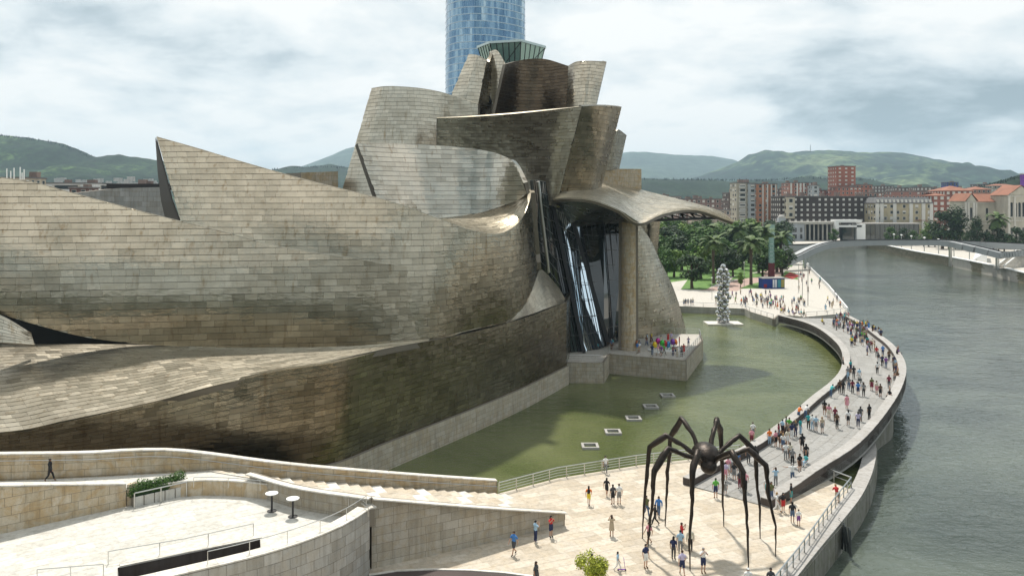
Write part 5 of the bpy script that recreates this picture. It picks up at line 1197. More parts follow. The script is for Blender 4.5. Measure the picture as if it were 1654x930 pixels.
crowd(24, far_pl, lambda: (rp_.uniform(1245, 1300), rp_.uniform(486, 507)), rf, "on the promenade where the bridge lands", gf, rpose)
crowd(9, far_pl, along((1262, 506), (1300, 511), 1.5), rf, "seated along the promenade edge", gf, lambda: "sitting")
crowd(10, far_pl, lambda: (rp_.uniform(1180, 1270), rp_.uniform(474, 483)), rf, "farther back on the promenade", gf, rpose)
crowd(12, far_pl, lambda: (rp_.uniform(1287, 1325), rp_.uniform(443, 476)), rf, "far off on the riverside promenade", gf, rpose)
crowd(8, far_pl, lambda: (rp_.uniform(1333, 1358), rp_.uniform(478, 505)), rf, "on the promenade's river corner", gf, rpose)
crowd(5, far_pl, lambda: (rp_.uniform(1104, 1122), rp_.uniform(492, 494.5)), lambda: 0, "in the row beside the titanium wing", gf)
crowd(5, far_pl, lambda: (rp_.uniform(1148, 1200), rp_.uniform(482, 497)), rf, "beside the polished steel column", gf, rpose)
terr_p = lambda u_, v_: G(u_, v_, TZ+.012)
gt = "people on the museum terrace"
crowd(11, terr_p, lambda: (rp_.uniform(1050, 1105), rp_.uniform(571, 577)), lambda: rp_.uniform(-60, 60), "in front of the coloured eggs", gt, rpose)
crowd(9, terr_p, lambda: (rp_.uniform(1042, 1118), rp_.uniform(553, 560)), rf, "behind the coloured eggs", gt, rpose)
crowd(4, terr_p, lambda: (rp_.uniform(1027, 1036), rp_.uniform(566, 572)), rf, "beside the tall stone column", gt)
crowd(3, terr_p, lambda: (rp_.uniform(979, 992), rp_.uniform(560, 572)), rf, "left of the stone column by the glass", gt)
# stroller and scooter, shrub
st = empty("stroller", bpos(1389, 620)); tag(st, "black pushchair pushed along the middle of the bridge", "pushchair"); mb = MB(); mb.ball((0, 0, .62), .3, 10, 6, (.8, 1.2, .8)); mb.build("seat", "bin", st, True); mb = MB()
for a in ((-.25, -.3), (.25, -.3), (-.25, .35), (.25, .35)): m2 = MB(); m2.tube([(a[0]-.02, a[1], .12), (a[0]+.02, a[1], .12)], .12, 10); m2.build("wheel", "steel_dark", st); mb.bar((a[0], a[1], .12), (a[0]*.9, 0, .55), .03)
mb.bar((-.22, 0, .6), (-.22, .55, 1.05), .03); mb.bar((.22, 0, .6), (.22, .55, 1.05), .03); mb.bar((-.22, .55, 1.05), (.22, .55, 1.05), .03); mb.build("frame", "steel_dark", st)
st = empty("kick_scooter", PG(1003, 921)); tag(st, "small purple kick scooter held by the child in light blue", "scooter"); mb = MB(); mb.box((.05, 0, .08), .5, .12, .03); mb.build("footboard", "lacquer_purple", st)
for x in (-.2, .32): mb = MB(); mb.tube([(x, -.015, .06), (x, .015, .06)], .06, 10); mb.build("wheel", "steel_dark", st)
mb = MB(); mb.bar((.3, 0, .08), (.2, 0, .85), .035); mb.bar((.2, -.18, .85), (.2, .18, .85), .03); mb.build("handlebar", "lacquer_purple", st)
# ================================================================ trees
def crown_lumps(seed, w, h, n_):
    r = random.Random(seed); out_ = []
    for k in range(n_):
        a = r.random()*6.28; z = r.random(); rr_ = w*math.sqrt(max(.08, 1-(2*z-1)**2))*r.uniform(.25, .72)
        out_.append(((math.cos(a)*rr_, math.sin(a)*rr_, h*(.12+.8*z)), (w*r.uniform(.26, .42), w*r.uniform(.26, .42), h*r.uniform(.12, .2))))
    return out_
TREES = {}
def tree_proto(nm, seed, w, h, trunk, leafmat, nl=22, cnt=75, size=.3):
    lumps = crown_lumps(seed, w, h-trunk, nl); spec = [((c[0], c[1], c[2]+trunk*.85), r_, cnt) for c, r_ in lumps]
    V, Fc = leaf_mesh(spec, size, seed); me = bpy.data.meshes.new("crown"); me.from_pydata([tuple(v) for v in V], [], Fc); me.materials.append(MATS[leafmat])
    mb = MB(); mb.tube([(0, 0, -.3), (.05, .05, trunk*.6), (0, .1, trunk*1.1), (.1, 0, trunk+(h-trunk)*.6)], [w*.085, w*.065, w*.05, w*.02], 7)
    r = random.Random(seed+9)
    for c, r_ in lumps[:7]: mb.tube([(0, 0, trunk*.8), (c[0]*.5, c[1]*.5, trunk*.9+c[2]*.4), (c[0], c[1], trunk*.85+c[2])], [w*.04, w*.025, w*.01], 5)
    mt = bpy.data.meshes.new("trunk"); mt.from_pydata([tuple(v) for v in mb.v], [], mb.f); mt.materials.append(MATS["bark"]); TREES[nm] = (me, mt, h)
for nm, lm in (("dark", "leaf_dark"), ("green", "leaf_green"), ("bright", "leaf_bright")):
    for q_ in (0, 1): tree_proto(f"{nm}{q_}", 20+q_+len(nm), 3.6, 8.5, 2.2, lm, size=.27)
tree_proto("tall", 44, 4.0, 13, 3.0, "leaf_dark", 26, 80, .32); tree_proto("poplar", 45, 2.2, 11, 1.5, "leaf_green", 20, 60, .26)
def palm_proto(seed):
    r = random.Random(seed); V = []; Fc = []
    for k in range(34):
        a = k*2.4; el = r.uniform(-.35, 1.2); Lf = r.uniform(2.6, 3.4); p = Vector((0, 0, 7.6)); d = Vector((math.cos(a)*math.cos(el), math.sin(a)*math.cos(el), math.sin(el))); sd_ = Vector((-math.sin(a), math.cos(a), 0))
        for i in range(9):
            d = (d+Vector((0, 0, -.16))).normalized(); q_ = p+d*Lf/9; wl = .62*math.sin(math.pi*(i+1)/10.5)+.08
            for s_ in (-1, 1):
                n0 = len(V); e_ = sd_*s_*wl+d*.25+Vector((0, 0, -.12)); V += [p, p+(q_-p)*.45, p+e_+(q_-p)*.5, p+e_*.6]; Fc.append((n0, n0+1, n0+2, n0+3))
                n0 = len(V); V += [p+(q_-p)*.5, q_, q_+e_, p+(q_-p)*.5+e_*.7]; Fc.append((n0, n0+1, n0+2, n0+3))
            p = q_
    me = bpy.data.meshes.new("crown"); me.from_pydata([tuple(v) for v in V], [], Fc); me.materials.append(MATS["palm_leaf"])
    mb = MB(); mb.tube([(0, 0, -.3), (.1, 0, 2), (.15, 0, 5), (0, 0, 7.7)], [.34, .26, .24, .36], 8); mt = bpy.data.meshes.new("trunk"); mt.from_pydata([tuple(v) for v in mb.v], [], mb.f); mt.materials.append(MATS["bark"]); TREES["palm"+str(seed)] = (me, mt, 9)
palm_proto(1); palm_proto(2)
rt = random.Random(8)
def tree(kind, pos, height, label, group=None, name="tree", sx=1.0):
    if kind in ("dark", "green", "bright"): kind += rt.choice("01")
    cm, tm, h0 = TREES[kind]; t = empty(name, pos); sc_ = height/h0; t.scale = (sc_*sx, sc_*sx, sc_); t.rotation_euler = (0, 0, rt.random()*6.28); tag(t, label, "tree" if name != "palm_tree" else "palm", group)
    for nm, me in (("crown", cm), ("trunk", tm)): o = bpy.data.objects.new(nm, me); COL.objects.link(o); o.parent = t
    return t
def gp_(u_, d, z=FAR): return Vector(((u_-U0)/F*d, d, z))
def tree_uv(kind, u_, vtop, vbase, label, group=None, z=FAR, name="tree", sx=1.0):
    p = G(u_, vbase, z); return tree(kind, p, (vbase-vtop)/F*p.y, label, group, name, sx)
pg = "trees of the riverside park"
tree_uv("dark", 1118, 411, 466, "round dark tree standing alone on the lawn nearest the titanium wing", pg, sx=1.6)
tree_uv("palm1", 1153, 380, 458, "tall palm on the lawn right behind the polished steel column", "park palms", name="palm_tree"); tree_uv("palm2", 1213, 383, 460, "tall palm with drooping fronds in the brick path, left of the kiosk", "park palms", name="palm_tree")
tree_uv("dark", 1172, 398, 452, "dark round tree between the two tallest palms", pg, sx=1.5); tree_uv("bright", 1196, 438, 464, "small bright green sapling beside the brick path", pg, sx=.8)
tree_uv("dark", 1232, 408, 447, "dark tree close behind the palm at the brick path", pg, sx=1.5); tree_uv("dark", 1264, 402, 445, "dark tree right of the glass pylon by the river path", pg, sx=1.4)
tree_uv("palm2", 1262, 372, 440, "palm rising just right of the tall glass pylon", "park palms", name="palm_tree"); tree_uv("palm1", 1236, 366, 432, "palm standing behind the left side of the glass pylon", "park palms", name="palm_tree")
tree_uv("palm1", 1192, 363, 428, "palm in the back row above the bright treetops", "park palms", name="palm_tree"); tree_uv("palm2", 1216, 360, 424, "rearmost palm with a dense crown near the apartment towers", "park palms", name="palm_tree"); tree_uv("palm2", 1146, 362, 425, "palm in the back row below the canopy tip", "park palms", name="palm_tree")
adj = {"dark": "dark green", "green": "mid green", "bright": "fresh light green"}
place = {0: "in the park's front row", 1: "in the park's second row", 2: "in the park's middle row", 3: "in the park's fourth row", 4: "in the park's back row"}
side = lambda u_: "beside the titanium wing" if u_ < 1100 else ("under the canopy tip" if u_ < 1150 else ("left of the palms" if u_ < 1190 else ("among the palms" if u_ < 1235 else "near the glass pylons")))
cnt_ = {}
for row, (vb, vt, us) in enumerate(((447, 402, (1074, 1092, 1134, 1158, 1182, 1246)), (437, 384, (1066, 1084, 1104, 1126, 1143, 1168, 1198, 1224, 1252)), (425, 372, (1072, 1095, 1116, 1136, 1160, 1180, 1206, 1230)), (413, 364, (1064, 1086, 1108, 1130, 1152, 1176, 1200, 1222, 1248)), (402, 357, (1074, 1100, 1124, 1148, 1170, 1192, 1214, 1240, 1262)))):
    for u_ in us:
        k_ = rt.choice(("green", "green", "bright", "dark") if u_ < 1180 else ("green", "bright", "dark", "dark")); key = (k_, row, side(u_)); n_ = cnt_.get(key, 0); cnt_[key] = n_+1
        lb = f"{('leafy', 'fuller', 'lower')[n_]} {adj[k_]} tree {place[row]}, {side(u_)}"; tree_uv(k_, u_+rt.uniform(-4, 4), vt-3+rt.uniform(-4, 4), vb+rt.uniform(-2, 4), lb, pg, sx=rt.uniform(1.15, 1.5))
# lawns, brick paths
for nm, pts in (("lawn", ((1100, 467), (1140, 468), (1158, 458), (1170, 447), (1112, 450))), ("lawn", ((1194, 466), (1232, 466), (1232, 455), (1212, 459))), ("lawn", ((1180, 452), (1232, 447), (1236, 440), (1190, 443))), ("lawn", ((1262, 447), (1290, 452), (1284, 441), (1268, 438)))):
    o = prism(nm, xy([G(*p, FAR) for p in pts]), FAR-.3, FAR+.05, "lawn"); o['kind'] = 'structure'
o = prism("brick_path", xy([G(*p, FAR) for p in ((1130, 469), (1190, 470), (1240, 452), (1262, 444), (1262, 432), (1240, 436), (1160, 462))]), FAR-.3, FAR+.02, "brick_paving"); o['kind'] = 'structure'
o = prism("park_ground", xy([G(*p, FAR) for p in ((1040, 462), (1110, 452), (1180, 446), (1236, 437), (1280, 430), (1276, 398), (1040, 388))]), FAR-.3, FAR+.012, "lawn"); o['kind'] = 'structure'
o = prism("flower_bed", xy([G(*p, FAR) for p in ((1266, 447), (1280, 451), (1292, 446), (1276, 440))]), FAR-.1, FAR+.12, plain("red_flowers", (.35, .04, .03))); o['kind'] = 'structure'
# shrub at the bottom edge
shp = G(960, 985, 0); t = empty("shrub", Vector((shp.x, shp.y, 0))); tag(t, "bushy yellow-green shrub at the bottom edge of the plaza", "shrub")
rs = random.Random(6); V, Fc = leaf_mesh([((rs.uniform(-.95, .95), rs.uniform(-.8, .8), 2.7+rs.uniform(-.9, .7)), (.42, .42, .4), 150) for _ in range(26)], .065, 6); mesh_obj("foliage", V, Fc, "leaf_yellow", t)
mb = MB(); mb.tube([(0, 0, 0), (.05, 0, 1.2), (0, .1, 2.4)], [.1, .08, .04], 7); mb.tube([(.03, 0, 1.0), (.5, .2, 2.4)], [.06, .03], 6); mb.tube([(.03, 0, 1.1), (-.5, -.2, 2.5)], [.06, .03], 6); mb.build("stem", "bark", t)
# kiosk, glass pylons, lamp posts
kp = G(1250, 466, FAR); t = empty("kiosk", kp); t.rotation_euler = (0, 0, R(8)); tag(t, "low blue kiosk with white and painted panels beside the brick path", "kiosk")
mb = MB(); mb.box((0, 1.5, 0), 6.6, 3, 2.9); mb.build("body", plain("kiosk_blue", (.02, .05, .22)), t); mb = MB(); mb.box((0, 1.5, 2.9), 7.0, 3.4, .25); mb.build("roof", "granite_coping", t)
for x, w_, c in ((-.1, .5, (.7, .72, .74)), (.6, .5, (.68, .7, .72)), (1.6, 1.0, (.06, .25, .30)), (2.7, 1.0, (.30, .26, .08)), (-2.6, .9, (.25, .03, .05))): mb = MB(); mb.box((x, -.04, .3), w_, .08, 2.3 if x > -1 else 1.0); mb.build("panel", plain("kiosk_panel_%d" % int(x*10+40), c), t)
for u_, vt, vb, lb in ((1246, 388, 449, "tall glass pylon with a dark red foot beside the kiosk"), (1247, 366, 425, "pale glass pylon showing behind the tallest one"), (1275, 380, 425, "pale glass pylon at the start of the distant bridge"), (1097, 360, 392, "small distant glass pylon above the park trees")):
    p = G(u_, vb, FAR); H_ = (vb-vt)/F*p.y; t = empty("glass_pylon", p); tag(t, lb, "pylon", "glass pylons in the park"); w_ = 9/F*p.y
    mb = MB(); n_ = 6; lo_ = H_*.40
    for k in range(n_): z0_, z1_ = lo_+(H_-lo_)*k/n_+.06, lo_+(H_-lo_)*(k+1)/n_-.06; pm_ = MB(); a = w_*(.5-.1*(k/n_)); pm_.box((0, 0, z0_), a*2*.96, w_*.6, z1_-z0_+(.9 if k == n_-1 else 0)); pm_.build("glass_block", "green_glass", t)
    mb.box((0, 0, 0), w_, w_*.6, lo_); mb.build("foot", plain("pylon_red", (.10, .02, .025)), t); mb = MB(); mb.box((0, 0, lo_*.9), w_*.5, w_*.4, H_-lo_*.9-.2); mb.build("core", "steel", t)
def lamp(p, h, label, w_=.12, group="lamp posts on the promenade"):
    t = empty("street_lamp", p); tag(t, label, "street lamp", group); mb = MB(); mb.tube([(0, 0, 0), (0, 0, h)], [w_, w_*.7], 8); mb.build("pole", "steel", t); mb = MB(); mb.ball((0, 0, h+.15), w_*2.6, 10, 6, (1, 1, .6)); mb.build("lamp_head", "white_paint", t, True)
lamp(G(1296, 482, FAR), 9, "tall slim lamp post on the promenade, the left of the tall pair"); lamp(G(1305, 494, FAR), 10, "tall slim lamp post on the promenade, the right of the tall pair"); lamp(G(1290, 473, FAR), 8, "slim lamp post just behind the tall pair on the promenade", .1)
lamp(G(1150, 484, FAR), 5.5, "slim lamp post left of the polished steel column", .08); lamp(G(1202, 463, FAR), 7, "lamp post standing in the brick path", .08)
qg = "lamp posts along the far quay"
for i, (u_, v_) in enumerate(((1444, 398.5), (1456, 400), (1472, 402.5), (1493, 406), (1516, 410), (1541, 415), (1566, 420), (1611, 429))): lamp(G(u_, v_, 1.6), 6.5, ["farthest white lamp post on the right quay", "second farthest white lamp post on the right quay", "third white lamp post from the far end of the quay", "fourth white lamp post from the far end of the quay", "white lamp post under the middle of the distant bridge", "white lamp post left of the pale wedge on the quay", "white lamp post beside the pale concrete wedge", "nearest white lamp post below the bridge stairs"][i], .25, qg)
# ================================================================ right quay
qw = empty("quay_wall"); tag(qw, "long weathered stone quay wall along the right bank of the river", "wall")
qq = [Vector((p.x-.1, p.y, 0)) for p in q]; S_ = smooth([(p.x, p.y, 0) for p in qq], 24)
cladding(cols=line([(p[0], p[1]) for p in S_], RIV-1, 1.7), back_name="wall_core", parent=qw, thing=qw, piece="stone_block", back="joint", row_h=1.0, tile_w=4.0, mat="quay_stone", seed=90, dent=.06, lip=0, tilt=0, gap=.08, grid=(1, 1), smooth=False, thick=.6, sharp=True)
mb = MB()
for a, b_ in zip(S_, S_[1:]): mb.bar(Vector((a[0], a[1], 1.85)), Vector((b_[0], b_[1], 1.85)), 1.6, .3)
mb.build("coping", "white_paint", qw)
def at_ground(u_, v_, z=1.6): return G(u_, v_, z)
o = prism("pale_ramp", xy([at_ground(1572, 420), at_ground(1594, 424), at_ground(1592, 417), at_ground(1580, 415)]), 1.6, [1.7, 6.0, 6.5, 6.5], "white_paint"); tag(o, "pale concrete wedge supporting the stairs on the far quay", "ramp")
stq = empty("quay_stairs"); tag(stq, "pale zigzag stairs climbing from the quay to the distant bridge at the right edge", "stairs")
for k in range(14):
    p = G(1618+k*2.6, 434-k*.4, 1.6); mb = MB(); mb.box((p.x+2, p.y+2, 1.6), 7, 3, .35+k*.42, .3); mb.build("step", "far_paving", stq)
for dy in (0, 4): a = G(1612, 435, 1.6); b_ = G(1652, 428, 1.6); mb = MB(); mb.bar(a+Vector((2, dy, 1.2)), b_+Vector((2, dy, 7.0)), .35); mb.build("handrail", "white_paint", stq)
# distant footbridge
fb = empty("footbridge"); tag(fb, "slender grey steel footbridge arching over the river in the distance", "footbridge")
def girder(nm, pts, hgt, wid):
    S_ = smooth(pts, 24)
    for i in range(23):
        a, b_ = S_[i], S_[i+1]; mb = MB(); g_ = (b_-a)*.01; mb.bar(a+g_+Vector((0, 0, -hgt/2)), b_-g_+Vector((0, 0, -hgt/2)), wid, hgt*(1-.12)); mb.build("side_panel", "bridge_steel", fb)
        mb = MB(); mb.bar(a+Vector((0, -wid/2-.05, .05)), b_+Vector((0, -wid/2-.05, .05)), .35, .35); mb.build("handrail", "steel_dark", fb)
newmat("bridge_steel", (.36, .37, .37), .5, .1)
girder("deck", [W(1268, 419, 300), W(1290, 409, 305), W(1315, 397, 312), W(1345, 389.5, 318), W(1400, 387, 322), W(1470, 386.5, 322), W(1530, 388, 318), W(1570, 396, 306), W(1620, 408, 298)], 2.4, 4)
girder("deck", [W(1262, 396, 330), W(1310, 394, 335), W(1345, 390, 338)], 2.2, 3.5)
girder("deck", [W(1530, 388, 322), W(1580, 390, 318), W(1640, 393, 312), W(1700, 396, 300)], 2.4, 4)
girder("deck", [W(1620, 408, 298), W(1640, 405, 292), W(1700, 399, 285)], 2.2, 3.5)
for u_, v_, d in ((1300, 407, 308), (1611, 408, 299), (1535, 391, 318)): mb = MB(); p = W(u_, v_, d); mb.bar(Vector((p.x, p.y, 1.0)), p+Vector((0, 0, -1.2)), .9); mb.build("pier", "steel", fb)
rp_.seed(5)
# ================================================================ towers and town
tw = empty("office_tower", W(780, 325, 450)); tag(tw, "tall rounded blue glass office tower rising behind the museum", "tower"); tx, ty = tw.location.x, 450
def tplan(s_): # rounded triangle with bulging sides
    P_ = []
    for k in range(40):
        a = 2*math.pi*k/40; r_ = 22.2*(1-.07*math.cos(3*(a+.9))); P_.append((math.cos(a)*r_*s_, math.sin(a)*r_*s_))
    return P_
tw.location = (tx, ty, 0); body = MB(); n_ = 40
for fl in range(46):
    z = fl*3.6; PP = tplan(1.0-.0009*fl)
    for i in range(n_):
        a, b_ = PP[i], PP[(i+1) % n_]
        for h_ in (0, 1, 2):
            f0, f1 = h_/3+.012, (h_+1)/3-.012; A = (a[0]*(1-f0)+b_[0]*f0, a[1]*(1-f0)+b_[1]*f0); B = (a[0]*(1-f1)+b_[0]*f1, a[1]*(1-f1)+b_[1]*f1)
            if (A[1]+B[1])/2 < 8: body.add([(A[0], A[1], z+.35), (B[0], B[1], z+.35), (B[0], B[1], z+3.55), (A[0], A[1], z+3.55)], [(0, 1, 2, 3)])
body.build("panes", "tower_glass", tw)['kind'] = 'stuff'
for fl in range(46):
    PP = tplan((1.0-.0009*fl)*1.006); mb = MB(); mb.add([(p[0], p[1], fl*3.6) for p in PP]+[(p[0], p[1], fl*3.6+.38) for p in PP], [(i, (i+1) % n_, (i+1) % n_+n_, i+n_) for i in range(n_)]+[tuple(range(n_))[::-1], tuple(range(n_, 2*n_))]); mb.build("floor_band", "tower_band", tw)
mb = MB(); PP = tplan(.965); mb.add([(p[0], p[1], 0) for p in PP]+[(p[0], p[1], 165) for p in PP], [(i, (i+1) % n_, (i+1) % n_+n_, i+n_) for i in range(n_)]+[tuple(range(n_, 2*n_))]); mb.build("core", "tower_band", tw)
newmat("shutter", (.55, .54, .50), .7)
def block(label, u0, u1, vt, d, wall, dep=14, yaw=0.0, fl=3.0, bay=3.2, zb=1.2, roof=None, win="dark_window", frac=.35, balc=None, flat="roof", rooms=True, cat="building", name="apartment_building", skip_low=0, ww=.42, wh=.5, stripes=None, hip=None):
    d *= 1.18; fl *= 1.1; bay *= 1.1; dep *= 1.15
    x0, x1 = (u0-U0)/F*d, (u1-U0)/F*d; zt_ = EYE-(vt-VH)/F*d; H_ = zt_-zb; Wd = (x1-x0); t = empty(name, ((x0+x1)/2, d, zb)); t.rotation_euler = (0, 0, yaw); tag(t, label, cat, None)
    mb = MB(); mb.box((0, dep/2, 0), Wd, dep, H_); mb.build("wall", plain("wall_%02d%02d%02d" % tuple(int(c*99) for c in wall), wall), t)
    nfl = max(1, int(H_/fl)); r = random.Random(int(u0*7+vt)); wm, sm, fm = MB(), MB(), MB()
    faces = [((-Wd/2, 0), (Wd/2, 0), (0, -1)), ((Wd/2, 0), (Wd/2, dep), (1, 0)), ((-Wd/2, dep), (-Wd/2, 0), (-1, 0))]
    for (ax, ay), (bx, by), (nx, ny) in faces:
        Ln = math.hypot(bx-ax, by-ay); nb_ = max(1, int(Ln/bay)); dx, dy = (bx-ax)/Ln, (by-ay)/Ln
        for f_ in range(skip_low, nfl):
            z = H_-(f_+1)*(H_/nfl)+.3*H_/nfl
            for k in range(nb_):
                if r.random() < .05: continue
                s0 = Ln*(k+.5)/nb_; w_ = Ln/nb_*ww; hh = H_/nfl*wh; cx_, cy_ = ax+dx*s0, ay+dy*s0
                def q(m_, o_, w2, h2, zz_): m_.add([(cx_-dx*w2/2+nx*o_, cy_-dy*w2/2+ny*o_, zz_), (cx_+dx*w2/2+nx*o_, cy_+dy*w2/2+ny*o_, zz_), (cx_+dx*w2/2+nx*o_, cy_+dy*w2/2+ny*o_, zz_+h2), (cx_-dx*w2/2+nx*o_, cy_-dy*w2/2+ny*o_, zz_+h2)], [(0, 1, 2, 3)])
                q(fm, .04, w_*1.2, hh*1.15, z-hh*.07); q(wm, .08, w_, hh, z)
                if r.random() < frac: e_ = hh*r.uniform(.4, 1); q(sm, .12, w_, e_, z+hh-e_)
    fm.build("window_surrounds", "shutter" if frac > .3 else "limestone_grey", t)['kind'] = 'stuff'; wm.build("windows", win, t)['kind'] = 'stuff'
    if sm.f: sm.build("shutters", "shutter", t)['kind'] = 'stuff'
    if balc:
        bmh = MB()
        for f_ in range(balc[0], min(balc[1], nfl)):
            for (s0, s1) in balc[2]: z = H_-(f_+1)*(H_/nfl); bmh.box((-Wd/2+Wd*(s0+s1)/2, -.5, z), Wd*(s1-s0), 1.0, 1.0)
        bmh.build("balconies", balc[3] if len(balc) > 3 else "limestone_grey", t)['kind'] = 'stuff'
    if stripes:
        for s_ in stripes: mb = MB(); mb.box((-Wd/2+Wd*s_, -.2, 0), Wd*.06, .4, H_*1.01); mb.build("pilaster", "shutter", t)
    if hip:
        e_ = 1.0; hh = hip; V = [(-Wd/2-e_, -e_, H_), (Wd/2+e_, -e_, H_), (Wd/2+e_, dep+e_, H_), (-Wd/2-e_, dep+e_, H_), (-Wd/2+dep*.4, dep/2, H_+hh), (Wd/2-dep*.4, dep/2, H_+hh)]
        mesh_obj("roof", V, [(0, 1, 5, 4), (1, 2, 5), (2, 3, 4, 5), (3, 0, 4), (3, 2, 1, 0)], plain("roof_tiles", (.27, .115, .07)), t)
    else:
        mb = MB(); mb.box((0, dep/2, H_), Wd+.8, dep+.8, .6); mb.build("roof", plain("roof_grey", (.14, .13, .125)), t)
        for k in range(max(1, int(Wd/9))):
            mb = MB(); mb.box((r.uniform(-.4, .4)*Wd, dep*r.uniform(.3, .7), H_+.6), r.uniform(2, 4), 3, r.uniform(1.0, 2.8)); mb.build("roof_hut" if k % 2 else "chimney", plain("roof_hut_wall", (.24, .17, .14)), t)
    return t
BR, OR_, DK, CR, GY = (.22, .09, .06), (.34, .15, .08), (.055, .042, .038), (.42, .37, .27), (.36, .40, .42)
block("slim dark brown block at the left end of the far towers", 1177, 1190, 312, 520, (.09, .06, .05), 16, frac=.2)
block("cream apartment tower with stacked balconies beside the park", 1190, 1209, 296, 500, (.36, .33, .26), 16, bay=4.5, balc=(0, 30, ((.2, .7),), "shutter"))
block("pale grey-blue apartment tower between the cream and the orange one", 1209, 1222.5, 297, 498, GY, 15, frac=.2, win="dark_window")
block("orange brick apartment tower with vertical rows of small windows", 1222.5, 1255, 298, 495, OR_, 16, bay=4.0, frac=.3, ww=.35, stripes=(.3, .52, .72, .93))
block("brown brick block wedged right of the orange tower", 1255, 1268, 321, 500, BR, 18)
block("brick apartment house with white vertical strips and a small dome", 1274, 1312, 296, 620, (.28, .12, .08), 18, stripes=(.1, .36, .5, .64, .9))
block("pale roofed slab between the orange tower and the striped brick house", 1257, 1275, 306, 640, (.10, .08, .08), 14)
block("white trimmed edge block right of the striped brick house", 1312, 1323, 300, 610, (.3, .33, .34), 14)
blk = block("long dark brown apartment block with cream balconies facing the river", 1261, 1416, 318, 470, DK, 18, bay=3.6, frac=.45, win="shutter", ww=.32, wh=.38, balc=(8, 15, ((.04, .14), (.16, .23), (.26, .42), (.6, .68), (.72, .86))))
block("cream panelled bay set into the dark apartment block", 1271, 1284, 319, 466, (.44, .40, .31), 4, bay=3.4, zb=14.5, fl=4)
block("tall red brick apartment tower standing above the town", 1351.5, 1382, 269, 620, (.30, .105, .065), 18, bay=4.2, win="shutter", ww=.3, wh=.35)
block("lower red brick wing at the foot of the tall tower, left", 1352, 1392, 303, 610, (.30, .11, .07), 14); block("orange-red brick wing right of the tall tower", 1382, 1409, 299, 625, (.32, .12, .075), 16, frac=.1)
block("grey-brown flats beyond the orange-red wing", 1407, 1444, 301, 760, (.16, .115, .10), 16, win="shutter"); block("brown flats in the far row, middle", 1444, 1480, 304, 740, (.14, .09, .075), 16, win="shutter"); block("far flats with a small white gable end", 1480, 1505, 303, 720, (.17, .12, .10), 14, win="shutter")
bg_ = block("ornate beige stone building with many window bays and dormers", 1415, 1506, 329, 455, (.38, .33, .22), 18, bay=3.4, frac=.45, fl=3.4, stripes=(.02, .1, .33, .62, .84, .98))
mb = MB(); Wd = 91/F*455*1.18
mb.add([(-Wd/2-.4, -.4, 0), (Wd/2+.4, -.4, 0), (Wd/2-1.5, 3, 3.6), (-Wd/2+1.5, 3, 3.6), (-Wd/2+1.5, 15, 3.6), (Wd/2-1.5, 15, 3.6), (-Wd/2-.4, 18.4, 0), (Wd/2+.4, 18.4, 0)], [(0, 1, 2, 3), (3, 2, 5, 4), (1, 7, 5, 2), (6, 0, 3, 4)])
hz = EYE-(329-VH)/F*455*1.18-1.2
o = mb.build("mansard_roof", plain("slate", (.15, .15, .15)), bg_); o.location.z = hz+.6
for k in range(14): mb = MB(); mb.box((-Wd/2+Wd*(k+.5)/14, .6, hz+.8), 1.2, 1.6, 2.0); mb.build("dormer", "shutter", bg_)
block("narrow red brick house right of the ornate beige building", 1506, 1527, 316, 460, (.26, .10, .07), 14, hip=2.0, win="shutter"); block("broad brick house with an orange tiled roof, behind the university trees", 1527, 1572, 308, 480, (.20, .08, .06), 20, hip=3.5, win="shutter", frac=.2)
block("low brick flats with orange roof at the right edge of the town", 1571, 1600, 306, 560, (.22, .12, .09), 16, hip=2.5)
block("blue roofed hall on the hill behind the town", 1508, 1566, 305, 820, (.02, .03, .10), 20, frac=0, name="hall"); block("bright blue box standing on the hall's roof", 1530, 1548, 295, 815, (.02, .045, .22), 12, zb=38, frac=0, name="hall")
block("wide brown block seen under the canopy's right wing", 1095, 1178, 322, 560, (.19, .12, .10), 16, frac=.4); block("grey low block between the museum wing and the far towers", 1050, 1100, 318, 620, (.24, .2, .18), 16)
block("low pale apartments behind the park trees", 1120, 1180, 340, 480, (.34, .27, .22), 14)
block("brown flats peeping over the town, far right", 1580, 1612, 298, 900, (.14, .09, .07), 16); block("cream house on the slope at the right edge", 1605, 1640, 300, 760, (.35, .3, .24), 14, hip=2)
block("brick flats in the gap right of the dark block", 1395, 1425, 312, 560, (.22, .11, .08), 14)
for i, (u0, u1, vt, d) in enumerate(((1020, 1060, 326, 700), (1060, 1102, 330, 640), (1440, 1500, 310, 650), (1320, 1352, 308, 640))): block(["dull brown block just right of the museum tower", "reddish low block left of the wide brown one", "brown block rising behind the ornate beige building", "small brick block left of the tall red tower"][i], u0, u1, vt, d, (.2+.03*i, .12, .09), 14)
# far-left rooftops beyond the bow wall
block("white flat-roofed building beyond the titanium bow", 62, 152, 297, 330, (.55, .56, .56), 20, frac=0, bay=12, zb=20, name="building"); block("pale block with roof antennas at the left edge", 4, 40, 288, 300, (.42, .36, .28), 14, zb=20, name="building")
block("dark roofed hut on the white building's roofline, nearest the bow", 112, 142, 304, 300, (.10, .05, .04), 8, zb=24, frac=0, name="roof_hut"); block("low grey-brown slab behind the stone gallery", 184, 252, 300, 360, (.14, .11, .09), 12, zb=22, frac=0, name="building")
an = empty("antenna_group", W(20, 288, 298)); tag(an, "cluster of white roof antennas at the left edge", "antennas")
for k, (dx, h_) in enumerate(((-2, 3.5), (-.6, 2.6), (.6, 3.7), (2.8, 4), (4.2, 3.2), (3.5, 2))): mb = MB(); mb.bar((dx, 0, -.5), (dx, 0, h_), .28); mb.build("antenna", "white_paint", an)
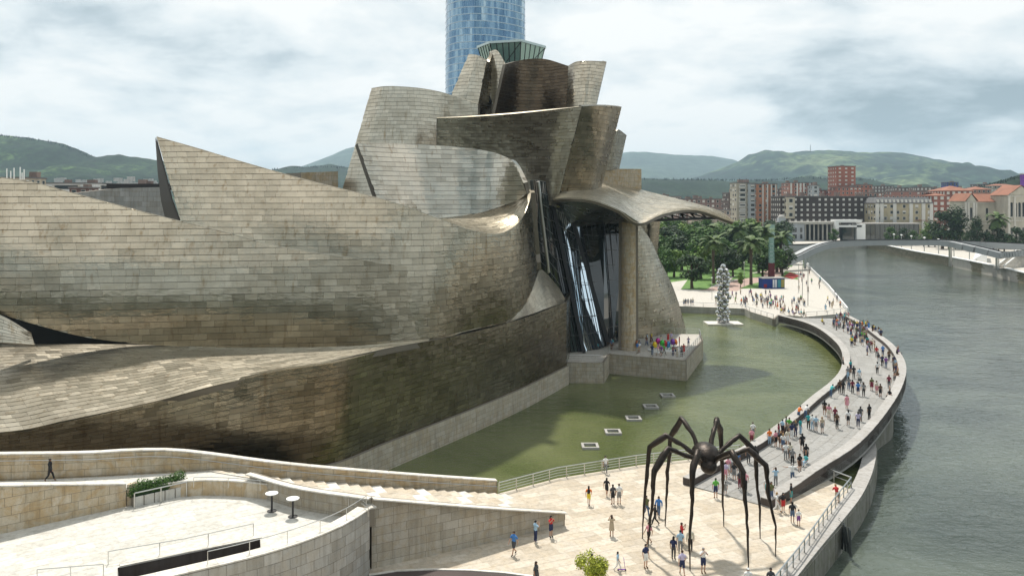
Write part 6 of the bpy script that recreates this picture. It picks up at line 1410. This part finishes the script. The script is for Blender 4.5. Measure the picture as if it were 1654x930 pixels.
# old station arcade, white porch, dark glass hall
ar = empty("station_arcade", W(1300, 391, 512)); ar.location.z = 1.6; tag(ar, "long grey arcade with columns behind the distant bridge", "arcade"); x_ = lambda u_, d=512: (u_-1300)/F*d
mb = MB(); mb.box((x_(1306), 3, 10.2), x_(1352)-x_(1254), 12, 1.6); mb.build("roof_slab", "limestone_grey", ar)
for k in range(8): mb = MB(); mb.box((x_(1300+k*7), -.8, 0), .8, .8, 10.2); mb.build("column", "limestone_grey", ar)
mb = MB(); mb.box((x_(1320), 9, 0), x_(1350)-x_(1290), 1, 10.2); mb.build("back_wall", "inner_dark", ar)
mb = MB(); mb.box((x_(1286), 0, 0), 7.5, 8, 10.1); mb.build("pavilion", plain("pavilion_grey", (.36, .38, .40)), ar)
for k in (-1, 1):
    for z in (1.5, 5.5): mb = MB(); mb.box((x_(1286)+k*1.7, -4.1, z), 1.3, .2, 2.6); mb.build("window", "dark_window", ar)
t = empty("domed_turret", W(1262, 391, 506)); t.location.z = 1.6; tag(t, "small grey turret with a dome at the left end of the arcade", "turret")
mb = MB(); mb.box((0, 0, 0), 7, 6, 11); mb.build("base", "steel_dark", t); mb = MB(); mb.box((0, 0, 11), 4.2, 4.2, 3.2); mb.build("lantern", plain("pavilion_grey", (.36, .38, .40)), t); mb = MB(); mb.ball((0, 0, 14.2), 2.2, 12, 8, (1, 1, .9)); mb.build("dome", "granite_coping", t, True)
pc = empty("white_porch", W(1375, 387, 506)); pc.location.z = 1.6; tag(pc, "angular white porch building in front of the dark glass hall", "porch"); kx = 506/F
for (u0, u1, v0, v1, dy, dd) in ((1350, 1392, 355, 359.5, 0, 8), (1350, 1355, 359.5, 370, 0, 8), (1355, 1392, 364, 367, 0, 8), (1384, 1398, 362, 387, 0, 7)):
    mb = MB(); zt_ = EYE-(v0-VH)*kx-1.6; zb_ = EYE-(v1-VH)*kx-1.6; mb.box((((u0+u1)/2-1375)*kx, dy+dd/2, zb_), (u1-u0)*kx, dd, zt_-zb_); mb.build("white_slab", "white_paint", pc)
mb = MB(); mb.box((-(0)*kx, 4, 0), 9, 4, 9); mb.build("glass_front", "curtain_glass", pc)
gh = empty("glass_hall", W(1441, 386, 520)); gh.location.z = 1.6; tag(gh, "long low dark glass hall behind the quay trees", "hall"); kx = 520/F
mb = MB(); Wg = 86*kx; Hg = EYE-(362-VH)*kx-1.6; mb.box((0, 6, 0), Wg, 12, Hg); mb.build("glass_body", "curtain_glass", gh); mb = MB(); mb.box((0, 6, Hg), Wg+1.5, 13.5, .7); mb.build("roof", "granite_coping", gh)
for k in range(12): mb = MB(); mb.box((-Wg/2+Wg*k/11, -.1, 0), .15, .2, Hg); mb.build("mullion", "steel_dark", gh)
for i, (u_, v_, lb) in enumerate(((1483, 352, "small tiled roof pavilion left of the bright tree"), (1502, 353, "small tiled roof pavilion behind the bright tree"))):
    t = empty("pavilion", W(u_, 386, 540)); t.location.z = 1.6; tag(t, lb, "pavilion"); H_ = EYE-(v_+4-VH)*540/F-1.6; mb = MB(); mb.box((0, 0, 0), 5, 5, H_); mb.build("wall", "limestone_gold", t); mesh_obj("roof", [(-4, -4, H_), (4, -4, H_), (4, 4, H_), (-4, 4, H_), (0, 0, H_+2)], [(0, 1, 4), (1, 2, 4), (2, 3, 4), (3, 0, 4)], plain("roof_tiles", (.27, .115, .07)), t)
# university palace
def palace(label, u0, u1, veave, vridge, vbase, d, gable=None, cols_=(), seed=0):
    kx = d/F; t = empty("palace_wing", W((u0+u1)/2, 0, d)); t.location.z = 1.6; tag(t, label, "palace"); Wd = (u1-u0)*kx; H_ = EYE-(veave-VH)*kx-1.6; Hr = (veave-vridge)*kx; dep = 16
    st_ = plain("palace_stone", (.50, .46, .38)); mb = MB(); mb.box((0, dep/2, 0), Wd, dep, H_); mb.build("wall", st_, t)
    if gable: V = [(-Wd/2-.8, -.8, H_), (Wd/2+.8, -.8, H_), (0, -.8, H_+Hr), (-Wd/2-.8, dep, H_), (Wd/2+.8, dep, H_), (0, dep, H_+Hr)]; mesh_obj("roof", V, [(0, 2, 5, 3), (2, 1, 4, 5)], plain("roof_tiles", (.27, .115, .07)), t); mesh_obj("gable", [(-Wd/2, -.3, H_), (Wd/2, -.3, H_), (0, -.3, H_+Hr-.5)], [(0, 1, 2)], st_, t)
    else: V = [(-Wd/2-.8, -1, H_), (Wd/2+.8, -1, H_), (Wd/2+.8, dep, H_), (-Wd/2-.8, dep, H_), (-Wd/2+1, dep/2, H_+Hr), (Wd/2, dep/2, H_+Hr)]; mesh_obj("roof", V, [(0, 1, 5, 4), (1, 2, 5), (2, 3, 4, 5), (3, 0, 4)], plain("roof_tiles", (.27, .115, .07)), t)
    for z in (H_-.9, H_*.52): mb = MB(); mb.box((0, -.1, z), Wd+.9, .9, .5); mb.build("cornice", "cap_stone", t)
    for cx_ in cols_:
        for z, hh in ((H_*.12, H_*.26), (H_*.60, H_*.24)):
            mb = MB(); w_ = 1.25; n_ = 8; ring = [(cx_*Wd-w_/2, 0, z), (cx_*Wd+w_/2, 0, z), (cx_*Wd+w_/2, 0, z+hh)]+[(cx_*Wd+w_/2*math.cos(math.pi*k/n_), 0, z+hh+w_/2*math.sin(math.pi*k/n_)) for k in range(1, n_)]+[(cx_*Wd-w_/2, 0, z+hh)]
            m_ = len(ring); mb.add([(p[0], -.06, p[2]) for p in ring], [tuple(range(m_))]); f_ = mb.build("window", "dark_window", t); fr = MB(); fr.bar((cx_*Wd-w_/2-.15, -.1, z-.2), (cx_*Wd-w_/2-.15, -.1, z+hh), .22); fr.bar((cx_*Wd+w_/2+.15, -.1, z-.2), (cx_*Wd+w_/2+.15, -.1, z+hh), .22); fr.bar((cx_*Wd-w_/2-.3, -.1, z-.3), (cx_*Wd+w_/2+.3, -.1, z-.3), .25); fr.build("window_frame", "cap_stone", f_)
    for s_ in (-.48, -.25, .25, .48) if gable else (-.49, -.3, .49): mb = MB(); mb.box((s_*Wd, -.15, 0), .9, .4, H_-.9); mb.build("pilaster", "cap_stone", t)
palace("pale stone university palace with orange roof and arched dark windows", 1563, 1632, 326, 313, 395, 432, None, (-.05, .17, .38)); palace("left gabled end of the pale stone palace", 1560, 1577, 325, 312, 395, 428, True, (0,))
palace("tall gabled palace wing cut by the right edge of the picture", 1629, 1669, 315, 299, 400, 420, True, (-.38, -.22, -.06, .1, .25, .4))
qt = "trees along the right quay"
for u_, vt, vb, d, kd, lb, sx in ((1522, 340, 390, 300+60, "dark", "broad dark tree rising left of the palace", 1.2), (1542, 331, 392, 345, "tall", "tall rounded dark tree touching the palace's left corner", 1.15), (1578, 348, 392, 315, "tall", "dark conical tree before the palace's arched windows", .8), (1604, 362, 393, 312, "dark", "dark bushy tree before the palace centre", 1.0), (1612, 345, 375, 318, "palm1", "dark palm in front of the palace", 1), (1640, 366, 398, 305, "dark", "dark tree at the right edge before the palace wing", 1.1), (1662, 372, 400, 300, "dark", "dark tree cut by the right picture edge", 1.1),
    (1500, 358, 388, 375, "bright", "bright lime green tree behind the quay", 1.0), (1440, 366, 390, 368, "green", "bushy brownish green tree at the left end of the quay row", 1.2), (1458, 367, 390, 366, "dark", "dark bushy tree, second in the quay row", 1.1), (1474, 370, 390, 364, "green", "green bushy tree, third in the quay row", 1.1), (1492, 372, 391, 360, "green", "green tree below the bright lime one", 1.1), (1510, 371, 392, 357, "dark", "dark low tree right of the bright lime one", 1.1), (1532, 372, 392, 350, "green", "green low tree before the broad dark one", 1.1), (1552, 373, 393, 344, "green", "green low tree below the tall rounded one", 1.0),
    (1346, 369, 391, 395, "green", "small green tree at the end of the arcade", 1.0), (1563, 372, 393, 340, "dark", "dark low tree at the foot of the palace corner", 1), (1590, 374, 394, 322, "dark", "dark low tree under the conical one", 1.1), (1622, 376, 396, 312, "dark", "dark low tree below the palm", 1.2)):
    d = 470 if u_ < 1410 else 458 if u_ < 1480 else 446 if u_ < 1515 else 424 if u_ < 1556 else 404 if u_ < 1630 else 385
    if kd == "palm1": tree(kd, Vector(((u_-U0)/F*d, d, 1.6)), EYE-(vt-VH)/F*d-1.6, lb, qt, "palm_tree")
    else: tree(kd, Vector(((u_-U0)/F*d, d, 1.6)), EYE-(vt-VH)/F*d-1.6, lb, qt, "tree", sx)
tp = empty("advertising_column", W(1650, 325, 500)); tag(tp, "thin violet tower at the extreme right edge above the palace roof", "tower"); mb = MB(); mb.box((1.5, 0, -20), 3.0, 3.0, 36); mb.build("shaft", plain("violet", (.16, .05, .30)), tp); mb = MB(); mb.box((1.5, 0, 16), 3.6, 3.6, .8); mb.build("cap", "steel", tp)
# ================================================================ hills and mountains
def ridge(name, pts, d, mat, depth=.35, rough=1.0, seed=0, nx=160, ny=14, zfoot=1.2):
    us = [p[0] for p in pts]; vs_ = [p[1] for p in pts]; V = []; Fc = []
    for i in range(nx+1):
        u_ = us[0]+(us[-1]-us[0])*i/nx; v_ = np.interp(u_, us, vs_); zt_ = EYE-(v_-VH)/F*d; x = (u_-U0)/F*d
        for j in range(ny+1):
            t_ = j/ny; y = d-d*depth*(1-t_); n_ = mnoise.fractal(Vector((x/d*6, y/d*9, seed)), .8, 2.1, 5)
            z = zfoot+(zt_-zfoot)*(t_**1.25)+n_*rough*(zt_)*.30*math.sin(math.pi*min(t_*1.02, 1))+ (mnoise.noise(Vector((x/d*90, t_*7, seed)))*rough*zt_*.02)
            V.append((x, y, max(z, -1)))
        V.append((x, d*1.12, -3))
    w_ = ny+2
    for i in range(nx):
        for j in range(ny+1): a = i*w_+j; Fc.append((a, a+w_, a+w_+1, a+1))
    o = mesh_obj(name, V, Fc, mat, None, True); o['kind'] = 'structure'; return o
ridge("hill", [(-260, 212), (-100, 216), (0, 219), (30, 221), (60, 225), (100, 232), (130, 243), (155, 254), (172, 251), (190, 250), (220, 254), (255, 259), (330, 270), (450, 284), (560, 300)], 2300, "hill_wood", seed=1, ny=30, nx=240)
ridge("hill", [(400, 290), (440, 275), (470, 268), (500, 270), (530, 265), (560, 270), (620, 285), (700, 300)], 2500, "hill_dark", seed=2)
ridge("far_mountain", [(380, 300), (460, 276), (490, 268), (530, 253), (560, 240), (600, 232), (680, 240), (800, 250), (900, 250), (1000, 248), (1020, 245), (1050, 246), (1080, 249), (1110, 251), (1150, 252), (1185, 258), (1215, 268), (1300, 285)], 6400, "far_mountain", seed=3, rough=.5)
ridge("mountain", [(1040, 300), (1110, 291), (1140, 281), (1165, 272), (1190, 262), (1210, 250), (1235, 243), (1255, 243), (1270, 247), (1310, 243), (1345, 243), (1380, 245), (1405, 247), (1430, 245), (1460, 247), (1500, 255), (1540, 263), (1570, 270), (1600, 274), (1630, 283), (1660, 293), (1720, 305), (1800, 312)], 4200, "mountain", seed=4, ny=34, nx=260, depth=.4)
ridge("hill", [(960, 292), (1000, 290), (1040, 288), (1080, 290), (1130, 290), (1180, 293), (1230, 290), (1265, 293), (1290, 286), (1310, 284), (1330, 288), (1360, 290), (1390, 287), (1410, 291), (1450, 300), (1520, 306)], 2100, "hill_dark", seed=5, ny=20)
ridge("hill", [(1520, 312), (1560, 305), (1590, 300), (1615, 292), (1640, 284), (1665, 278), (1700, 268), (1800, 250)], 1000, "hill_wood", seed=6)
def ring_hill(a0, a1, dist, hgt, seed):     # wooded hills closing the valley on the other sides
    V = []; Fc = []; nx, ny = 90, 10
    for i in range(nx+1):
        a = R(a0+(a1-a0)*i/nx); hh = hgt*(.75+.45*mnoise.fractal(Vector((i/nx*6, seed, 0)), .8, 2, 5)); hh *= min(1, 6*min(i, nx-i)/nx+.25)
        for j in range(ny+1): t_ = j/ny; d = dist*(.55+.45*t_); n_ = mnoise.fractal(Vector((math.cos(a)*d/300, math.sin(a)*d/300, seed)), .8, 2, 4); V.append((math.sin(a)*d, math.cos(a)*d, 1+hh*t_**1.2+n_*hh*.2*math.sin(math.pi*t_)))
    w_ = ny+1
    for i in range(nx):
        for j in range(ny): q_ = i*w_+j; Fc.append((q_, q_+w_, q_+w_+1, q_+1))
    o = mesh_obj("hill", V, Fc, "hill_dark", None, True); o['kind'] = 'structure'
ring_hill(75, 285, 1500, 190, 5)
# ragged tree lines on the near hills
def treeline(label, pts, d, n_, seed):
    r = random.Random(seed); us = [p[0] for p in pts]; vs_ = [p[1] for p in pts]; V = []; Fc = []
    for _ in range(n_):
        u_ = r.uniform(us[0], us[-1]); v_ = np.interp(u_, us, vs_)+r.uniform(-.6, 1.5); z = EYE-(v_-VH)/F*d; x = (u_-U0)/F*d; h_ = r.uniform(.6, 2.6)/F*d; w_ = h_*r.uniform(.25, .5); y = d-r.uniform(0, d*.02)
        for k in range(3):
            a = r.random()*6.28; n0 = len(V); V += [(x-w_*math.cos(a), y-w_*math.sin(a), z-h_*.6), (x+w_*math.cos(a), y+w_*math.sin(a), z-h_*.6), (x+w_*.5*math.cos(a), y, z+h_*.5), (x-w_*.2*math.cos(a), y, z+h_)]; Fc.append((n0, n0+1, n0+2, n0+3))
    o = mesh_obj("treeline", V, Fc, "hill_dark"); tag(o, label, "woodland", None, 'stuff')
treeline("ragged line of trees on the crest of the left hill", [(0, 219), (60, 225), (100, 232), (130, 243), (155, 254)], 2290, 220, 1)
treeline("ragged woodland on the low hill right of the stone gallery", [(440, 275), (500, 270), (560, 270)], 2490, 120, 2)
treeline("ragged woodland on the dark hill behind the far town", [(1000, 290), (1130, 290), (1230, 291), (1290, 287), (1330, 288), (1410, 291)], 2090, 420, 3)
treeline("ragged trees on the slope at the right edge", [(1560, 305), (1615, 292), (1660, 279)], 995, 220, 4)
# scattered pale houses on the left hillside
rs = random.Random(3); hh_ = MB()
for _ in range(46):
    u_ = rs.uniform(90, 255); d = rs.uniform(1500, 1750); x = (u_-U0)/F*d; z = EYE-(rs.uniform(288, 302)-VH)/F*d; hh_.box((x, d, z-5), rs.uniform(6, 14), 8, rs.uniform(5, 9)); 
o = hh_.build("hillside_houses", plain("pale_houses", (.45, .4, .36))); tag(o, "scatter of tiny pale houses at the foot of the left hill", "houses", None, 'stuff')
mast = MB(); p = W(1309, 243, 4195); mast.bar(p+Vector((0, 0, -5)), p+Vector((0, 0, 28)), 3.5); o = mast.build("radio_mast", "steel"); tag(o, "thin radio mast on top of the highest mountain", "mast")
# ================================================================ haze
hm = bpy.data.materials.new("haze"); hm.use_nodes = True; ht = hm.node_tree; ht.nodes.clear(); ho = ht.nodes.new("ShaderNodeOutputMaterial"); pv = ht.nodes.new("ShaderNodeVolumePrincipled")
pv.inputs['Color'].default_value = (.64, .85, 1.0, 1); pv.inputs['Density'].default_value = .0001; pv.inputs['Anisotropy'].default_value = .2; ht.links.new(pv.outputs[0], ho.inputs['Volume'])
mb = MB(); mb.box((0, 2750, -5), 15000, 9100, 485); hz_ = mesh_obj("haze", mb.v, mb.f); hz_.data.materials.append(hm); hz_['kind'] = 'stuff'
flush_cladding()
